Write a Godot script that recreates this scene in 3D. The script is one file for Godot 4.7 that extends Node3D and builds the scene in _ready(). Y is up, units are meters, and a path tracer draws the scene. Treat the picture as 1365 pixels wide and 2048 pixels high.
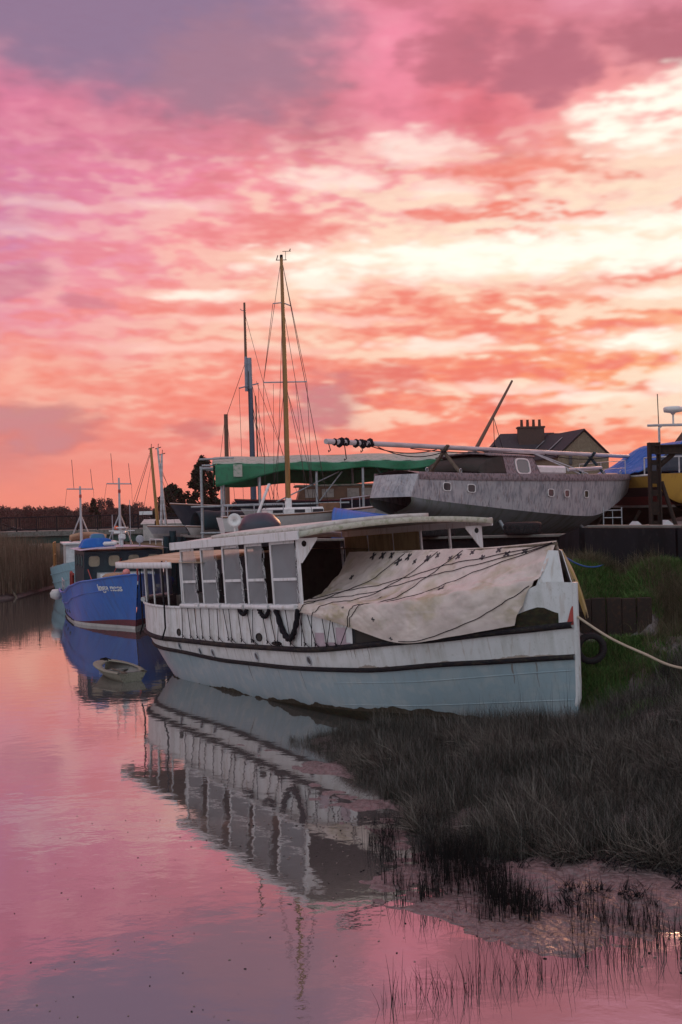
extends Node3D
# Boats on a tidal river at sunset. Metres, y up, the camera stands 3.8 m above the water.

var M := {}
var taken := {}
var rng := RandomNumberGenerator.new()

# ------------------------------------------------------------------ helpers
func numbered(called: String) -> String:
	if not taken.has(called):
		taken[called] = 0
		return called
	taken[called] += 1
	return "%s_%03d" % [called, taken[called]]

func thing(called, label, category, at = Vector3.ZERO, turn = 0.0, group = ""):
	var o := Node3D.new()
	o.name = numbered(called)
	add_child(o)
	o.position = at
	o.rotation_degrees.y = turn
	tag(o, label, category, group)
	return o

func tag(o, label, category, group = ""):
	o.set_meta("label", label)
	o.set_meta("category", category)
	if group:
		o.set_meta("group", group)
	return o

func ST() -> SurfaceTool:
	var s := SurfaceTool.new()
	s.begin(Mesh.PRIMITIVE_TRIANGLES)
	return s

func obj(called, s, m, parent = self):
	s.generate_normals()
	var o := MeshInstance3D.new()
	o.mesh = s.commit()
	o.material_override = m
	o.name = numbered(called) if parent == self else called
	parent.add_child(o, true)
	return o

func mesh_obj(called, mesh, m, parent):
	var o := MeshInstance3D.new()
	o.mesh = mesh
	o.material_override = m
	o.name = numbered(called) if parent == self else called
	parent.add_child(o, true)
	return o

func struct(called, s, m, parent = self):
	var o = obj(called, s, m, parent)
	o.set_meta("kind", "structure")
	return o

func tri(s, a, b, c):
	s.add_vertex(a); s.add_vertex(b); s.add_vertex(c)

func quad(s, a, b, c, d):
	tri(s, a, b, c); tri(s, a, c, d)

func flat(s):
	s.set_smooth_group(-1)
	return s

func smooth(s):
	s.set_smooth_group(0)
	return s

# box with chamfered edges
func box(s, c: Vector3, size: Vector3, b := Basis(), ch := -1.0):
	flat(s)
	var h := size * 0.5
	if ch < 0.0:
		ch = minf(0.012, minf(h.x, minf(h.y, h.z)) * 0.35)
	var sg := [-1.0, 1.0]
	var P := func(x, y, z): return c + b * Vector3(x, y, z)
	for i in sg:
		quad(s, P.call(i * h.x, -h.y + ch, -h.z + ch), P.call(i * h.x, h.y - ch, -h.z + ch), P.call(i * h.x, h.y - ch, h.z - ch), P.call(i * h.x, -h.y + ch, h.z - ch))
		quad(s, P.call(-h.x + ch, i * h.y, -h.z + ch), P.call(h.x - ch, i * h.y, -h.z + ch), P.call(h.x - ch, i * h.y, h.z - ch), P.call(-h.x + ch, i * h.y, h.z - ch))
		quad(s, P.call(-h.x + ch, -h.y + ch, i * h.z), P.call(h.x - ch, -h.y + ch, i * h.z), P.call(h.x - ch, h.y - ch, i * h.z), P.call(-h.x + ch, h.y - ch, i * h.z))
		for j in sg:
			quad(s, P.call(i * h.x, j * (h.y - ch), -h.z + ch), P.call(i * (h.x - ch), j * h.y, -h.z + ch), P.call(i * (h.x - ch), j * h.y, h.z - ch), P.call(i * h.x, j * (h.y - ch), h.z - ch))
			quad(s, P.call(i * h.x, -h.y + ch, j * (h.z - ch)), P.call(i * (h.x - ch), -h.y + ch, j * h.z), P.call(i * (h.x - ch), h.y - ch, j * h.z), P.call(i * h.x, h.y - ch, j * (h.z - ch)))
			quad(s, P.call(-h.x + ch, i * h.y, j * (h.z - ch)), P.call(-h.x + ch, i * (h.y - ch), j * h.z), P.call(h.x - ch, i * (h.y - ch), j * h.z), P.call(h.x - ch, i * h.y, j * (h.z - ch)))
			for k in sg:
				tri(s, P.call(i * h.x, j * (h.y - ch), k * (h.z - ch)), P.call(i * (h.x - ch), j * h.y, k * (h.z - ch)), P.call(i * (h.x - ch), j * (h.y - ch), k * h.z))
	return s

# beam of rectangular section between two points (w across, h up)
func beam(s, a: Vector3, b: Vector3, w: float, h: float):
	var x := (b - a).normalized()
	var up := Vector3.UP if absf(x.y) < 0.95 else Vector3.BACK
	var z := x.cross(up).normalized()
	return box(s, (a + b) * 0.5, Vector3(a.distance_to(b), h, w), Basis(x, z.cross(x), z))

# round tube along points; r is a number or one radius for each point
func tube(s, pts, r, n := 6, closed := false):
	smooth(s)
	var rings := []
	var cnt = pts.size()
	var side := Vector3.ZERO
	for i in cnt:
		var d: Vector3
		if closed:
			d = (pts[(i + 1) % cnt] - pts[(i - 1 + cnt) % cnt]).normalized()
		else:
			d = (pts[mini(i + 1, cnt - 1)] - pts[maxi(i - 1, 0)]).normalized()
		if side == Vector3.ZERO:
			side = d.cross(Vector3.UP if absf(d.y) < 0.9 else Vector3.RIGHT).normalized()
		side = (side - d * side.dot(d)).normalized()
		var o := d.cross(side)
		var rr: float = r[i] if r is Array else r
		var ring := []
		for k in n:
			var a := TAU * k / n
			ring.append(pts[i] + (side * cos(a) + o * sin(a)) * rr)
		rings.append(ring)
	for i in (cnt if closed else cnt - 1):
		var A = rings[i]
		var B = rings[(i + 1) % cnt]
		for k in n:
			quad(s, A[k], A[(k + 1) % n], B[(k + 1) % n], B[k])
	if not closed:
		flat(s)
		for e in [0, cnt - 1]:
			for k in range(1, n - 1):
				tri(s, rings[e][0], rings[e][k], rings[e][k + 1])
	return s

func rod(s, a: Vector3, b: Vector3, r, n := 6):
	return tube(s, [a, b], r, n)

# a hanging line between two points
func sag(a: Vector3, b: Vector3, drop: float, n := 12) -> Array:
	var o := []
	for i in n + 1:
		var t := float(i) / n
		o.append(a.lerp(b, t) - Vector3(0, drop * 4.0 * t * (1.0 - t), 0))
	return o

# turned shape: profile of Vector2(radius, height) about an axis
func lathe(s, prof, at := Vector3.ZERO, b := Basis(), n := 16):
	smooth(s)
	for i in prof.size() - 1:
		for k in n:
			var a := TAU * k / n
			var c := TAU * (k + 1) / n
			var p = prof[i]
			var q = prof[i + 1]
			quad(s, at + b * Vector3(p.x * cos(a), p.y, p.x * sin(a)), at + b * Vector3(p.x * cos(c), p.y, p.x * sin(c)), at + b * Vector3(q.x * cos(c), q.y, q.x * sin(c)), at + b * Vector3(q.x * cos(a), q.y, q.x * sin(a)))
	return s

# sheet of nu x nv cells from f(u, v); thick > 0 gives it a back and edges
func sheet(s, nu: int, nv: int, f: Callable, thick := 0.0):
	smooth(s)
	var g := []
	for i in nu + 1:
		var row := []
		for j in nv + 1:
			row.append(f.call(float(i) / nu, float(j) / nv))
		g.append(row)
	for i in nu:
		for j in nv:
			quad(s, g[i][j], g[i + 1][j], g[i + 1][j + 1], g[i][j + 1])
	if thick > 0.0:
		var bk := []
		for i in nu + 1:
			var row := []
			for j in nv + 1:
				var du: Vector3 = g[mini(i + 1, nu)][j] - g[maxi(i - 1, 0)][j]
				var dv: Vector3 = g[i][mini(j + 1, nv)] - g[i][maxi(j - 1, 0)]
				row.append(g[i][j] + du.cross(dv).normalized() * thick)
			bk.append(row)
		for i in nu:
			for j in nv:
				quad(s, bk[i][j], bk[i][j + 1], bk[i + 1][j + 1], bk[i + 1][j])
		for i in nu:
			quad(s, g[i][0], bk[i][0], bk[i + 1][0], g[i + 1][0])
			quad(s, g[i][nv], g[i + 1][nv], bk[i + 1][nv], bk[i][nv])
		for j in nv:
			quad(s, g[0][j], g[0][j + 1], bk[0][j + 1], bk[0][j])
			quad(s, g[nu][j], bk[nu][j], bk[nu][j + 1], g[nu][j + 1])
	return s

# flat polygon with thickness, pts lie in a plane, push is the thickness vector
func plate(s, pts: Array, push: Vector3):
	flat(s)
	var n := pts.size()
	for i in range(1, n - 1):
		tri(s, pts[0], pts[i], pts[i + 1])
		tri(s, pts[0] + push, pts[i + 1] + push, pts[i] + push)
	for i in n:
		var a: Vector3 = pts[i]
		var b: Vector3 = pts[(i + 1) % n]
		quad(s, a, a + push, b + push, b)
	return s

func curve(pts: Array, t: float):
	var n := pts.size() - 1
	var x := clampf(t, 0.0, 1.0) * n
	var i := mini(int(x), n - 1)
	var f := x - i
	var a = pts[maxi(i - 1, 0)]
	var b = pts[i]
	var c = pts[i + 1]
	var d = pts[mini(i + 2, n)]
	return 0.5 * ((2.0 * b) + (c - a) * f + (2.0 * a - 5.0 * b + 4.0 * c - d) * f * f + (3.0 * b - a - 3.0 * c + d) * f * f * f)

# value at x of a smooth line through (x, y) pairs
func line(tab: Array, x: float) -> float:
	if x <= tab[0][0]:
		return tab[0][1]
	for i in tab.size() - 1:
		if x <= tab[i + 1][0]:
			var f: float = (x - tab[i][0]) / (tab[i + 1][0] - tab[i][0])
			f = lerpf(f, f * f * (3.0 - 2.0 * f), 0.5)
			return lerpf(tab[i][1], tab[i + 1][1], f)
	return tab[-1][1]

# ------------------------------------------------------------------ hulls
# B: xs, xb (ends), sheer(t), keel(t), beam(t), sec(t), rake (bow), rake_s (stern)
func hp(B, t: float, y: float, side: float, out := 0.0) -> Vector3:
	var sh: float = B.sheer.call(t)
	var k: float = B.keel.call(t)
	var f := clampf((y - k) / (sh - k), 0.0, 1.0)
	var z: float = B.beam.call(t) * pow(f, B.sec.call(t)) + out
	if y > sh:
		z += (y - sh) * B.get("flare", 0.0)
	var x := lerpf(B.xs, B.xb, t)
	x += (y - sh) * B.rake * smoothstep(0.55, 1.0, t) - (y - sh) * B.get("rake_s", 0.0) * smoothstep(0.4, 0.0, t)
	return Vector3(x, y, z * side)

func tspace(u: float) -> float:   # more stations towards both ends
	return 0.5 - 0.5 * cos(PI * clampf(u, 0.0, 1.0)) if true else u

func band(s, B, lo: Callable, hi: Callable, nt := 40, ny := 6, out := 0.0, t0 := 0.0, t1 := 1.0, sides := [1.0, -1.0]):
	for sd in sides:
		sheet(s, nt, ny, func(u, v):
			var t := lerpf(t0, t1, lerpf(u, tspace(u), 0.6))
			return hp(B, t, lerpf(lo.call(t), hi.call(t), v), sd, out))
	return s

# deck or inner floor at height y(t)
func deck(s, B, yy: Callable, nt := 30, inset := 0.02, t0 := 0.0, t1 := 1.0, camber := 0.0):
	sheet(s, nt, 6, func(u, v):
		var t := lerpf(t0, t1, lerpf(u, tspace(u), 0.6))
		var a := hp(B, t, yy.call(t), 1.0, -inset)
		var w = v * 2.0 - 1.0
		return Vector3(a.x, a.y + camber * (1.0 - w * w), a.z * w))
	return s

# rubbing rail: a fat batten that follows the hull
func rail(s, B, yy: Callable, h: float, d: float, t0 := 0.0, t1 := 1.0, nt := 44, sides := [1.0, -1.0]):
	for sd in sides:
		sheet(s, nt, 5, func(u, v):
			var t := lerpf(t0, t1, lerpf(u, tspace(u), 0.6))
			var a: float = v * PI
			var y: float = yy.call(t) + h * 0.5 * cos(a)
			return hp(B, t, y, sd, d * pow(sin(a), 0.5) - 0.004))
	return s

# transom: closes the stern
func transom(s, B, lo, hi, t := 0.0, n := 8):
	sheet(s, 6, n, func(u, v):
		var p := hp(B, t, lerpf(lo, hi, v), 1.0)
		return Vector3(p.x, p.y, p.z * (u * 2.0 - 1.0)))
	return s

# ------------------------------------------------------------------ materials
func lin(r, g, b) -> Color:
	return Color(r, g, b)

# a texture of base colour with layers of stain: [colour, seed, freq, stretch_x, stretch_y, lo, hi, amount]
func stain(base: Color, layers: Array, size := 256) -> ImageTexture:
	var acc := PackedFloat32Array()
	acc.resize(size * size * 3)
	for i in size * size:
		acc[i * 3] = base.r; acc[i * 3 + 1] = base.g; acc[i * 3 + 2] = base.b
	for L in layers:
		var n := FastNoiseLite.new()
		n.seed = L[1]
		n.noise_type = FastNoiseLite.TYPE_SIMPLEX_SMOOTH
		n.frequency = L[2]
		n.fractal_octaves = 5
		var im: Image = n.get_seamless_image(maxi(8, int(size / L[3])), maxi(8, int(size / L[4])), false, false, 0.15, true)
		im.convert(Image.FORMAT_L8)
		im.resize(size, size, Image.INTERPOLATE_CUBIC)
		var d := im.get_data()
		var c: Color = L[0]
		var lo: float = L[5]
		var hi: float = L[6]
		var am: float = L[7]
		for i in size * size:
			var w := clampf((d[i] / 255.0 - lo) / (hi - lo), 0.0, 1.0)
			if w > 0.0:
				w = w * w * (3.0 - 2.0 * w) * am
				acc[i * 3] = lerpf(acc[i * 3], c.r, w)
				acc[i * 3 + 1] = lerpf(acc[i * 3 + 1], c.g, w)
				acc[i * 3 + 2] = lerpf(acc[i * 3 + 2], c.b, w)
	var by := PackedByteArray()
	by.resize(size * size * 3)
	for i in size * size * 3:
		by[i] = int(clampf(pow(clampf(acc[i], 0.0, 1.0), 1.0 / 2.2), 0.0, 1.0) * 255.0)
	return ImageTexture.create_from_image(Image.create_from_data(size, size, false, Image.FORMAT_RGB8, by))

func mat(called, base: Color, rough := 0.7, layers := [], scale := Vector3(0.5, 0.5, 0.5), metal := 0.0, world := false, size := 256):
	var m := StandardMaterial3D.new()
	m.resource_name = called
	m.roughness = rough
	m.metallic = metal
	if rough >= 0.6:
		m.metallic_specular = 0.18   # weathered, dusty faces hardly shine
	if layers.size():
		m.albedo_texture = stain(base, layers, size)
		m.uv1_triplanar = true
		m.uv1_world_triplanar = world
		m.uv1_scale = scale
	else:
		m.albedo_color = base.linear_to_srgb()
	M[called] = m
	return m

func grime(c: Color, k := 0.55, sd := 1):
	return [[c * k, sd, 0.02, 1.0, 1.0, 0.45, 0.8, 0.5], [c * 1.25, sd + 5, 0.05, 1.0, 1.0, 0.5, 0.85, 0.4]]

func bump(m, freq := 0.05, strength := 4.0, scale := 1.0, sd := 3, size := 256):
	var n := FastNoiseLite.new()
	n.seed = sd
	n.frequency = freq
	n.fractal_octaves = 5
	var t := NoiseTexture2D.new()
	t.noise = n
	t.width = size
	t.height = size
	t.seamless = true
	t.as_normal_map = true
	t.bump_strength = strength
	m.normal_enabled = true
	m.normal_texture = t
	m.normal_scale = scale

func materials():
	mat("hull_white", lin(0.66, 0.66, 0.66), 0.5, [[lin(0.40, 0.40, 0.36), 11, 0.02, 1.0, 9.0, 0.45, 0.8, 0.55], [lin(0.30, 0.17, 0.08), 12, 0.05, 1.0, 14.0, 0.68, 0.86, 0.55], [lin(0.72, 0.73, 0.74), 13, 0.01, 1.0, 1.0, 0.5, 0.8, 0.6], [lin(0.25, 0.27, 0.2), 14, 0.09, 1.0, 2.0, 0.7, 0.9, 0.5]], Vector3(0.45, 0.45, 0.45), 0.0, false, 512)
	mat("house_white", lin(0.7, 0.69, 0.7), 0.5, [[lin(0.42, 0.42, 0.38), 21, 0.03, 1.0, 6.0, 0.5, 0.85, 0.5], [lin(0.34, 0.2, 0.1), 22, 0.08, 1.0, 8.0, 0.74, 0.9, 0.5]], Vector3(0.6, 0.6, 0.6))
	mat("hull_bottom", lin(0.28, 0.37, 0.41), 0.42, [[lin(0.44, 0.47, 0.46), 31, 0.012, 1.0, 1.0, 0.5, 0.75, 0.5], [lin(0.24, 0.3, 0.31), 32, 0.04, 1.0, 5.0, 0.5, 0.85, 0.4], [lin(0.2, 0.19, 0.15), 33, 0.06, 1.0, 5.0, 0.7, 0.9, 0.4]], Vector3(0.4, 0.4, 0.4), 0.0, false, 512)
	mat("scum_line", lin(0.05, 0.042, 0.03), 0.8, [[lin(0.12, 0.10, 0.075), 37, 0.07, 1, 2, 0.5, 0.8, 0.7]])
	mat("primer_pink", lin(0.46, 0.35, 0.39), 0.6, grime(lin(0.46, 0.35, 0.39), 0.8))
	var ru = mat("rust_stain", lin(0.3, 0.16, 0.07), 0.8)
	ru.transparency = BaseMaterial3D.TRANSPARENCY_ALPHA
	ru.albedo_color.a = 0.4
	mat("weed", lin(0.022, 0.02, 0.014), 0.75, [[lin(0.06, 0.04, 0.02), 35, 0.06, 1, 1, 0.5, 0.8, 0.8], [lin(0.03, 0.05, 0.02), 36, 0.09, 1, 1, 0.5, 0.8, 0.7]])
	mat("rail_black", lin(0.014, 0.014, 0.018), 0.6, [[lin(0.05, 0.037, 0.028), 41, 0.06, 3.0, 1.0, 0.5, 0.8, 0.8], [lin(0.1, 0.11, 0.06), 42, 0.1, 1, 1, 0.7, 0.9, 0.7]])
	mat("rubber", lin(0.018, 0.018, 0.02), 0.7, [[lin(0.05, 0.047, 0.045), 45, 0.08, 1, 1, 0.5, 0.8, 0.7]])
	mat("porthole_glass", lin(0.03, 0.045, 0.05), 0.12)
	mat("tarp_cream", lin(0.66, 0.56, 0.51), 0.8, [[lin(0.42, 0.34, 0.31), 51, 0.006, 1.0, 1.0, 0.42, 0.75, 0.7], [lin(0.34, 0.28, 0.14), 52, 0.008, 1.0, 1.0, 0.55, 0.8, 0.65], [lin(0.2, 0.18, 0.1), 53, 0.02, 1.0, 1.0, 0.62, 0.88, 0.35], [lin(0.62, 0.52, 0.5), 54, 0.03, 5.0, 1.0, 0.55, 0.85, 0.5]], Vector3(0.3, 0.3, 0.3), 0.0, false, 512)
	bump(M.tarp_cream, 0.05, 3.0, 0.6)
	mat("tape_black", lin(0.02, 0.025, 0.03), 0.5)
	mat("cord_black", lin(0.015, 0.016, 0.02), 0.8)
	mat("rope_cream", lin(0.42, 0.36, 0.27), 0.9, grime(lin(0.42, 0.36, 0.27)))
	mat("rope_blue", lin(0.05, 0.13, 0.38), 0.8)
	mat("roof_white", lin(0.62, 0.6, 0.57), 0.65, [[lin(0.2, 0.22, 0.12), 61, 0.04, 1.0, 1.0, 0.55, 0.85, 0.6], [lin(0.45, 0.42, 0.38), 62, 0.015, 1, 1, 0.45, 0.75, 0.6]], Vector3(0.5, 0.5, 0.5))
	mat("roof_moss", lin(0.48, 0.48, 0.4), 0.85, [[lin(0.2, 0.23, 0.12), 64, 0.03, 1.0, 1.0, 0.48, 0.78, 0.7], [lin(0.55, 0.53, 0.48), 65, 0.09, 1, 1, 0.55, 0.85, 0.6]], Vector3(0.9, 0.9, 0.9))
	mat("awning_tan", lin(0.50, 0.38, 0.26), 0.8, [[lin(0.3, 0.2, 0.12), 66, 0.03, 12.0, 1.0, 0.5, 0.8, 0.7], [lin(0.62, 0.5, 0.38), 67, 0.02, 6.0, 1.0, 0.5, 0.8, 0.6]], Vector3(0.4, 0.4, 0.4))
	mat("ply_tan", lin(0.36, 0.27, 0.14), 0.7, [[lin(0.24, 0.17, 0.08), 68, 0.03, 1.0, 6.0, 0.45, 0.8, 0.7], [lin(0.12, 0.09, 0.05), 69, 0.07, 1.0, 3.0, 0.65, 0.9, 0.5]])
	var sc = mat("screen_mesh", lin(0.46, 0.46, 0.48), 0.6)
	sc.transparency = BaseMaterial3D.TRANSPARENCY_ALPHA
	sc.albedo_color.a = 0.46
	var vn = mat("clear_vinyl", lin(0.45, 0.46, 0.52), 0.4)
	vn.transparency = BaseMaterial3D.TRANSPARENCY_ALPHA
	vn.albedo_color.a = 0.4
	mat("deck_dark", lin(0.05, 0.045, 0.04), 0.8, grime(lin(0.05, 0.045, 0.04)))
	mat("wall_dark", lin(0.10, 0.11, 0.125), 0.7, grime(lin(0.10, 0.11, 0.125)))
	mat("navy", lin(0.016, 0.026, 0.045), 0.42, [[lin(0.05, 0.06, 0.075), 71, 0.03, 1, 1, 0.5, 0.85, 0.5]])
	mat("white_gloss", lin(0.72, 0.71, 0.7), 0.35, grime(lin(0.72, 0.71, 0.7), 0.7))
	mat("blue_paint", lin(0.028, 0.135, 0.48), 0.38, [[lin(0.05, 0.19, 0.52), 81, 0.015, 1, 3, 0.45, 0.8, 0.6], [lin(0.03, 0.07, 0.2), 82, 0.05, 1, 8, 0.6, 0.85, 0.5], [lin(0.2, 0.1, 0.06), 83, 0.07, 1, 9, 0.74, 0.9, 0.5]], Vector3(0.4, 0.4, 0.4))
	mat("antifoul_red", lin(0.19, 0.06, 0.07), 0.6, [[lin(0.07, 0.06, 0.06), 84, 0.04, 1, 1, 0.5, 0.8, 0.7]])
	mat("boot_white", lin(0.6, 0.56, 0.54), 0.6, grime(lin(0.6, 0.56, 0.54)))
	mat("cabin_teal", lin(0.018, 0.045, 0.06), 0.35, grime(lin(0.018, 0.045, 0.06), 0.6))
	mat("cabin_roof", lin(0.4, 0.4, 0.47), 0.5, grime(lin(0.4, 0.4, 0.47)))
	mat("window_curtain", lin(0.4, 0.33, 0.24), 0.2, grime(lin(0.4, 0.33, 0.24)))
	mat("metal_grey", lin(0.42, 0.42, 0.45), 0.45, grime(lin(0.42, 0.42, 0.45)))
	mat("galvanised", lin(0.36, 0.38, 0.4), 0.5, grime(lin(0.36, 0.38, 0.4), 0.4), Vector3(1, 1, 1), 0.3)
	mat("iron_black", lin(0.018, 0.02, 0.024), 0.6)
	mat("wire", lin(0.05, 0.045, 0.045), 0.6)
	mat("mast_wood", lin(0.33, 0.17, 0.04), 0.4, [[lin(0.18, 0.08, 0.02), 91, 0.03, 1, 8, 0.45, 0.8, 0.7]])
	mat("mast_dark", lin(0.12, 0.055, 0.03), 0.5, grime(lin(0.12, 0.055, 0.03)))
	mat("mast_grey", lin(0.22, 0.24, 0.3), 0.45, grime(lin(0.22, 0.24, 0.3)))
	mat("mast_blue", lin(0.06, 0.08, 0.13), 0.5)
	mat("alloy", lin(0.5, 0.48, 0.5), 0.4, [[lin(0.3, 0.28, 0.28), 95, 0.04, 6, 1, 0.5, 0.8, 0.6]])
	mat("red_paint", lin(0.4, 0.05, 0.04), 0.5, grime(lin(0.4, 0.05, 0.04)))
	mat("orange_paint", lin(0.8, 0.13, 0.03), 0.5)
	mat("pink_buoy", lin(0.75, 0.25, 0.23), 0.5)
	mat("pale_blue", lin(0.28, 0.45, 0.52), 0.5, [[lin(0.2, 0.3, 0.32), 97, 0.03, 1, 5, 0.5, 0.8, 0.6]])
	mat("tarp_blue", lin(0.02, 0.12, 0.42), 0.62, [[lin(0.05, 0.2, 0.5), 98, 0.02, 1, 1, 0.5, 0.8, 0.6]])
	bump(M.tarp_blue, 0.02, 8.0, 1.0, 8)
	mat("tarp_teal", lin(0.02, 0.16, 0.3), 0.5, grime(lin(0.02, 0.16, 0.3)))
	mat("tarp_green", lin(0.008, 0.17, 0.075), 0.5, [[lin(0.01, 0.09, 0.05), 99, 0.03, 1, 1, 0.5, 0.8, 0.6]])
	mat("tarp_faded", lin(0.42, 0.42, 0.37), 0.6, [[lin(0.10, 0.26, 0.16), 101, 0.03, 1, 1, 0.52, 0.7, 0.7], [lin(0.55, 0.5, 0.46), 102, 0.06, 1, 1, 0.5, 0.8, 0.6]], Vector3(0.7, 0.7, 0.7))
	mat("dinghy_cream", lin(0.28, 0.26, 0.21), 0.6, [[lin(0.2, 0.2, 0.14), 103, 0.04, 1, 1, 0.45, 0.8, 0.7], [lin(0.08, 0.09, 0.06), 104, 0.08, 1, 3, 0.6, 0.85, 0.6]], Vector3(1, 1, 1))
	mat("dinghy_in", lin(0.26, 0.25, 0.23), 0.6, grime(lin(0.26, 0.25, 0.23)))
	mat("wood_grey", lin(0.15, 0.12, 0.09), 0.85, [[lin(0.07, 0.055, 0.045), 105, 0.05, 1, 5, 0.45, 0.8, 0.8]], Vector3(1, 1, 1))
	mat("quay_black", lin(0.013, 0.014, 0.017), 0.8, [[lin(0.007, 0.007, 0.008), 106, 0.02, 1, 4, 0.4, 0.75, 0.8], [lin(0.045, 0.045, 0.045), 107, 0.09, 1, 3, 0.68, 0.9, 0.5]], Vector3(0.4, 0.4, 0.4), 0.0, true)
	mat("concrete", lin(0.2, 0.19, 0.175), 0.85, [[lin(0.1, 0.1, 0.085), 108, 0.03, 1, 1, 0.45, 0.8, 0.7], [lin(0.07, 0.1, 0.05), 109, 0.08, 1, 1, 0.6, 0.85, 0.5]], Vector3(0.6, 0.6, 0.6), 0.0, true)
	mat("steel_rust", lin(0.036, 0.027, 0.023), 0.75, [[lin(0.07, 0.04, 0.026), 111, 0.05, 1, 1, 0.5, 0.8, 0.7], [lin(0.03, 0.025, 0.022), 112, 0.03, 1, 4, 0.5, 0.8, 0.7]], Vector3(0.8, 0.8, 0.8))
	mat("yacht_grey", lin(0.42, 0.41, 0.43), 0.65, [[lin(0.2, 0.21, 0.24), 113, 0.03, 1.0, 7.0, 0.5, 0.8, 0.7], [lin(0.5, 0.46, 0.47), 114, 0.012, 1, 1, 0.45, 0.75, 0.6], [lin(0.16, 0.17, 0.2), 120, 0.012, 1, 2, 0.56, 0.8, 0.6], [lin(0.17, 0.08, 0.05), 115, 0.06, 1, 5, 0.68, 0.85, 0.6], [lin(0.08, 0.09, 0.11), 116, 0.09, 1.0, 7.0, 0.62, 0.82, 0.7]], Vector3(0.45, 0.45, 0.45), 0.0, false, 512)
	mat("yacht_edge", lin(0.3, 0.24, 0.26), 0.75, [[lin(0.09, 0.08, 0.085), 117, 0.05, 1, 2, 0.45, 0.7, 0.8], [lin(0.3, 0.12, 0.08), 118, 0.07, 1, 2, 0.62, 0.82, 0.6]], Vector3(1, 1, 1))
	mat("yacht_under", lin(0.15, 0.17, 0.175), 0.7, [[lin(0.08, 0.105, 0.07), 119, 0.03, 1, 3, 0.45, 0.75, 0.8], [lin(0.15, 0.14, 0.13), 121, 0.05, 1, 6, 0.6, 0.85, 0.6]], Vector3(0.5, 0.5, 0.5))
	mat("yellow_paint", lin(0.58, 0.33, 0.06), 0.45, [[lin(0.42, 0.22, 0.05), 122, 0.03, 1, 3, 0.5, 0.8, 0.6]])
	mat("black_paint", lin(0.025, 0.012, 0.014), 0.35)
	mat("red_band", lin(0.26, 0.04, 0.035), 0.45, grime(lin(0.26, 0.04, 0.035)))
	mat("brick", lin(0.24, 0.19, 0.13), 0.9, [[lin(0.13, 0.1, 0.075), 123, 0.12, 1, 1, 0.48, 0.7, 0.8], [lin(0.3, 0.24, 0.17), 124, 0.03, 1, 1, 0.5, 0.8, 0.5]], Vector3(0.4, 0.4, 0.4), 0.0, true)
	mat("brick_dark", lin(0.10, 0.07, 0.06), 0.9, [[lin(0.05, 0.04, 0.038), 125, 0.1, 1, 1, 0.48, 0.7, 0.8]], Vector3(0.4, 0.4, 0.4), 0.0, true)
	mat("slate", lin(0.04, 0.042, 0.05), 0.7, [[lin(0.075, 0.075, 0.075), 126, 0.06, 1, 3, 0.5, 0.8, 0.7]], Vector3(0.5, 0.5, 0.5), 0.0, true)
	mat("lead", lin(0.24, 0.25, 0.27), 0.5)
	mat("terracotta", lin(0.1, 0.06, 0.05), 0.85)
	mat("green_paint", lin(0.01, 0.07, 0.055), 0.5, grime(lin(0.01, 0.07, 0.055)))
	mat("teal_dark", lin(0.02, 0.045, 0.055), 0.6, grime(lin(0.02, 0.045, 0.055)))
	mat("render_white", lin(0.5, 0.46, 0.43), 0.8, grime(lin(0.5, 0.46, 0.43)))
	mat("glass_dark", lin(0.03, 0.035, 0.04), 0.1)
	mat("glass_sea", lin(0.12, 0.2, 0.2), 0.15)
	mat("vehicle_white", lin(0.68, 0.67, 0.68), 0.35)
	mat("copper_ply", lin(0.5, 0.3, 0.2), 0.7, [[lin(0.28, 0.18, 0.12), 127, 0.08, 1, 1, 0.45, 0.7, 0.8]], Vector3(1, 1, 1))
	mat("sail_yellow", lin(0.42, 0.29, 0.1), 0.8, [[lin(0.5, 0.4, 0.34), 128, 0.03, 1, 3, 0.4, 0.7, 0.8]])
	mat("varnish", lin(0.2, 0.1, 0.05), 0.4, grime(lin(0.2, 0.1, 0.05)))
	mat("yard_ground", lin(0.11, 0.10, 0.09), 0.9, [[lin(0.06, 0.065, 0.05), 129, 0.03, 1, 1, 0.45, 0.75, 0.7], [lin(0.17, 0.15, 0.13), 130, 0.1, 1, 1, 0.55, 0.85, 0.6]], Vector3(0.3, 0.3, 0.3), 0.0, true)
	mat("field", lin(0.075, 0.075, 0.045), 0.95, [[lin(0.11, 0.09, 0.055), 131, 0.02, 1, 1, 0.45, 0.8, 0.7]], Vector3(0.05, 0.05, 0.05), 0.0, true)
	mat("bark", lin(0.06, 0.05, 0.042), 0.9)
	var mud = mat("mud", lin(0.17, 0.13, 0.125), 0.34, [[lin(0.07, 0.055, 0.052), 133, 0.04, 1, 1, 0.45, 0.75, 0.8], [lin(0.22, 0.165, 0.155), 134, 0.02, 1, 1, 0.5, 0.8, 0.6]], Vector3(0.5, 0.5, 0.5), 0.0, true, 512)
	bump(mud, 0.035, 12.0, 1.0, 17, 512)
	for q in [["grass_marsh", 0.8], ["grass_green", 0.8], ["reed_far", 0.9], ["leaf_dark", 0.8], ["twig", 0.9]]:
		var g = StandardMaterial3D.new()
		g.vertex_color_use_as_albedo = true
		g.roughness = q[1]
		g.metallic_specular = 0.12
		g.backlight_enabled = true
		g.backlight = Color(0.12, 0.12, 0.08)
		g.resource_name = q[0]
		M[q[0]] = g
	M.twig.backlight_enabled = false

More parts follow.
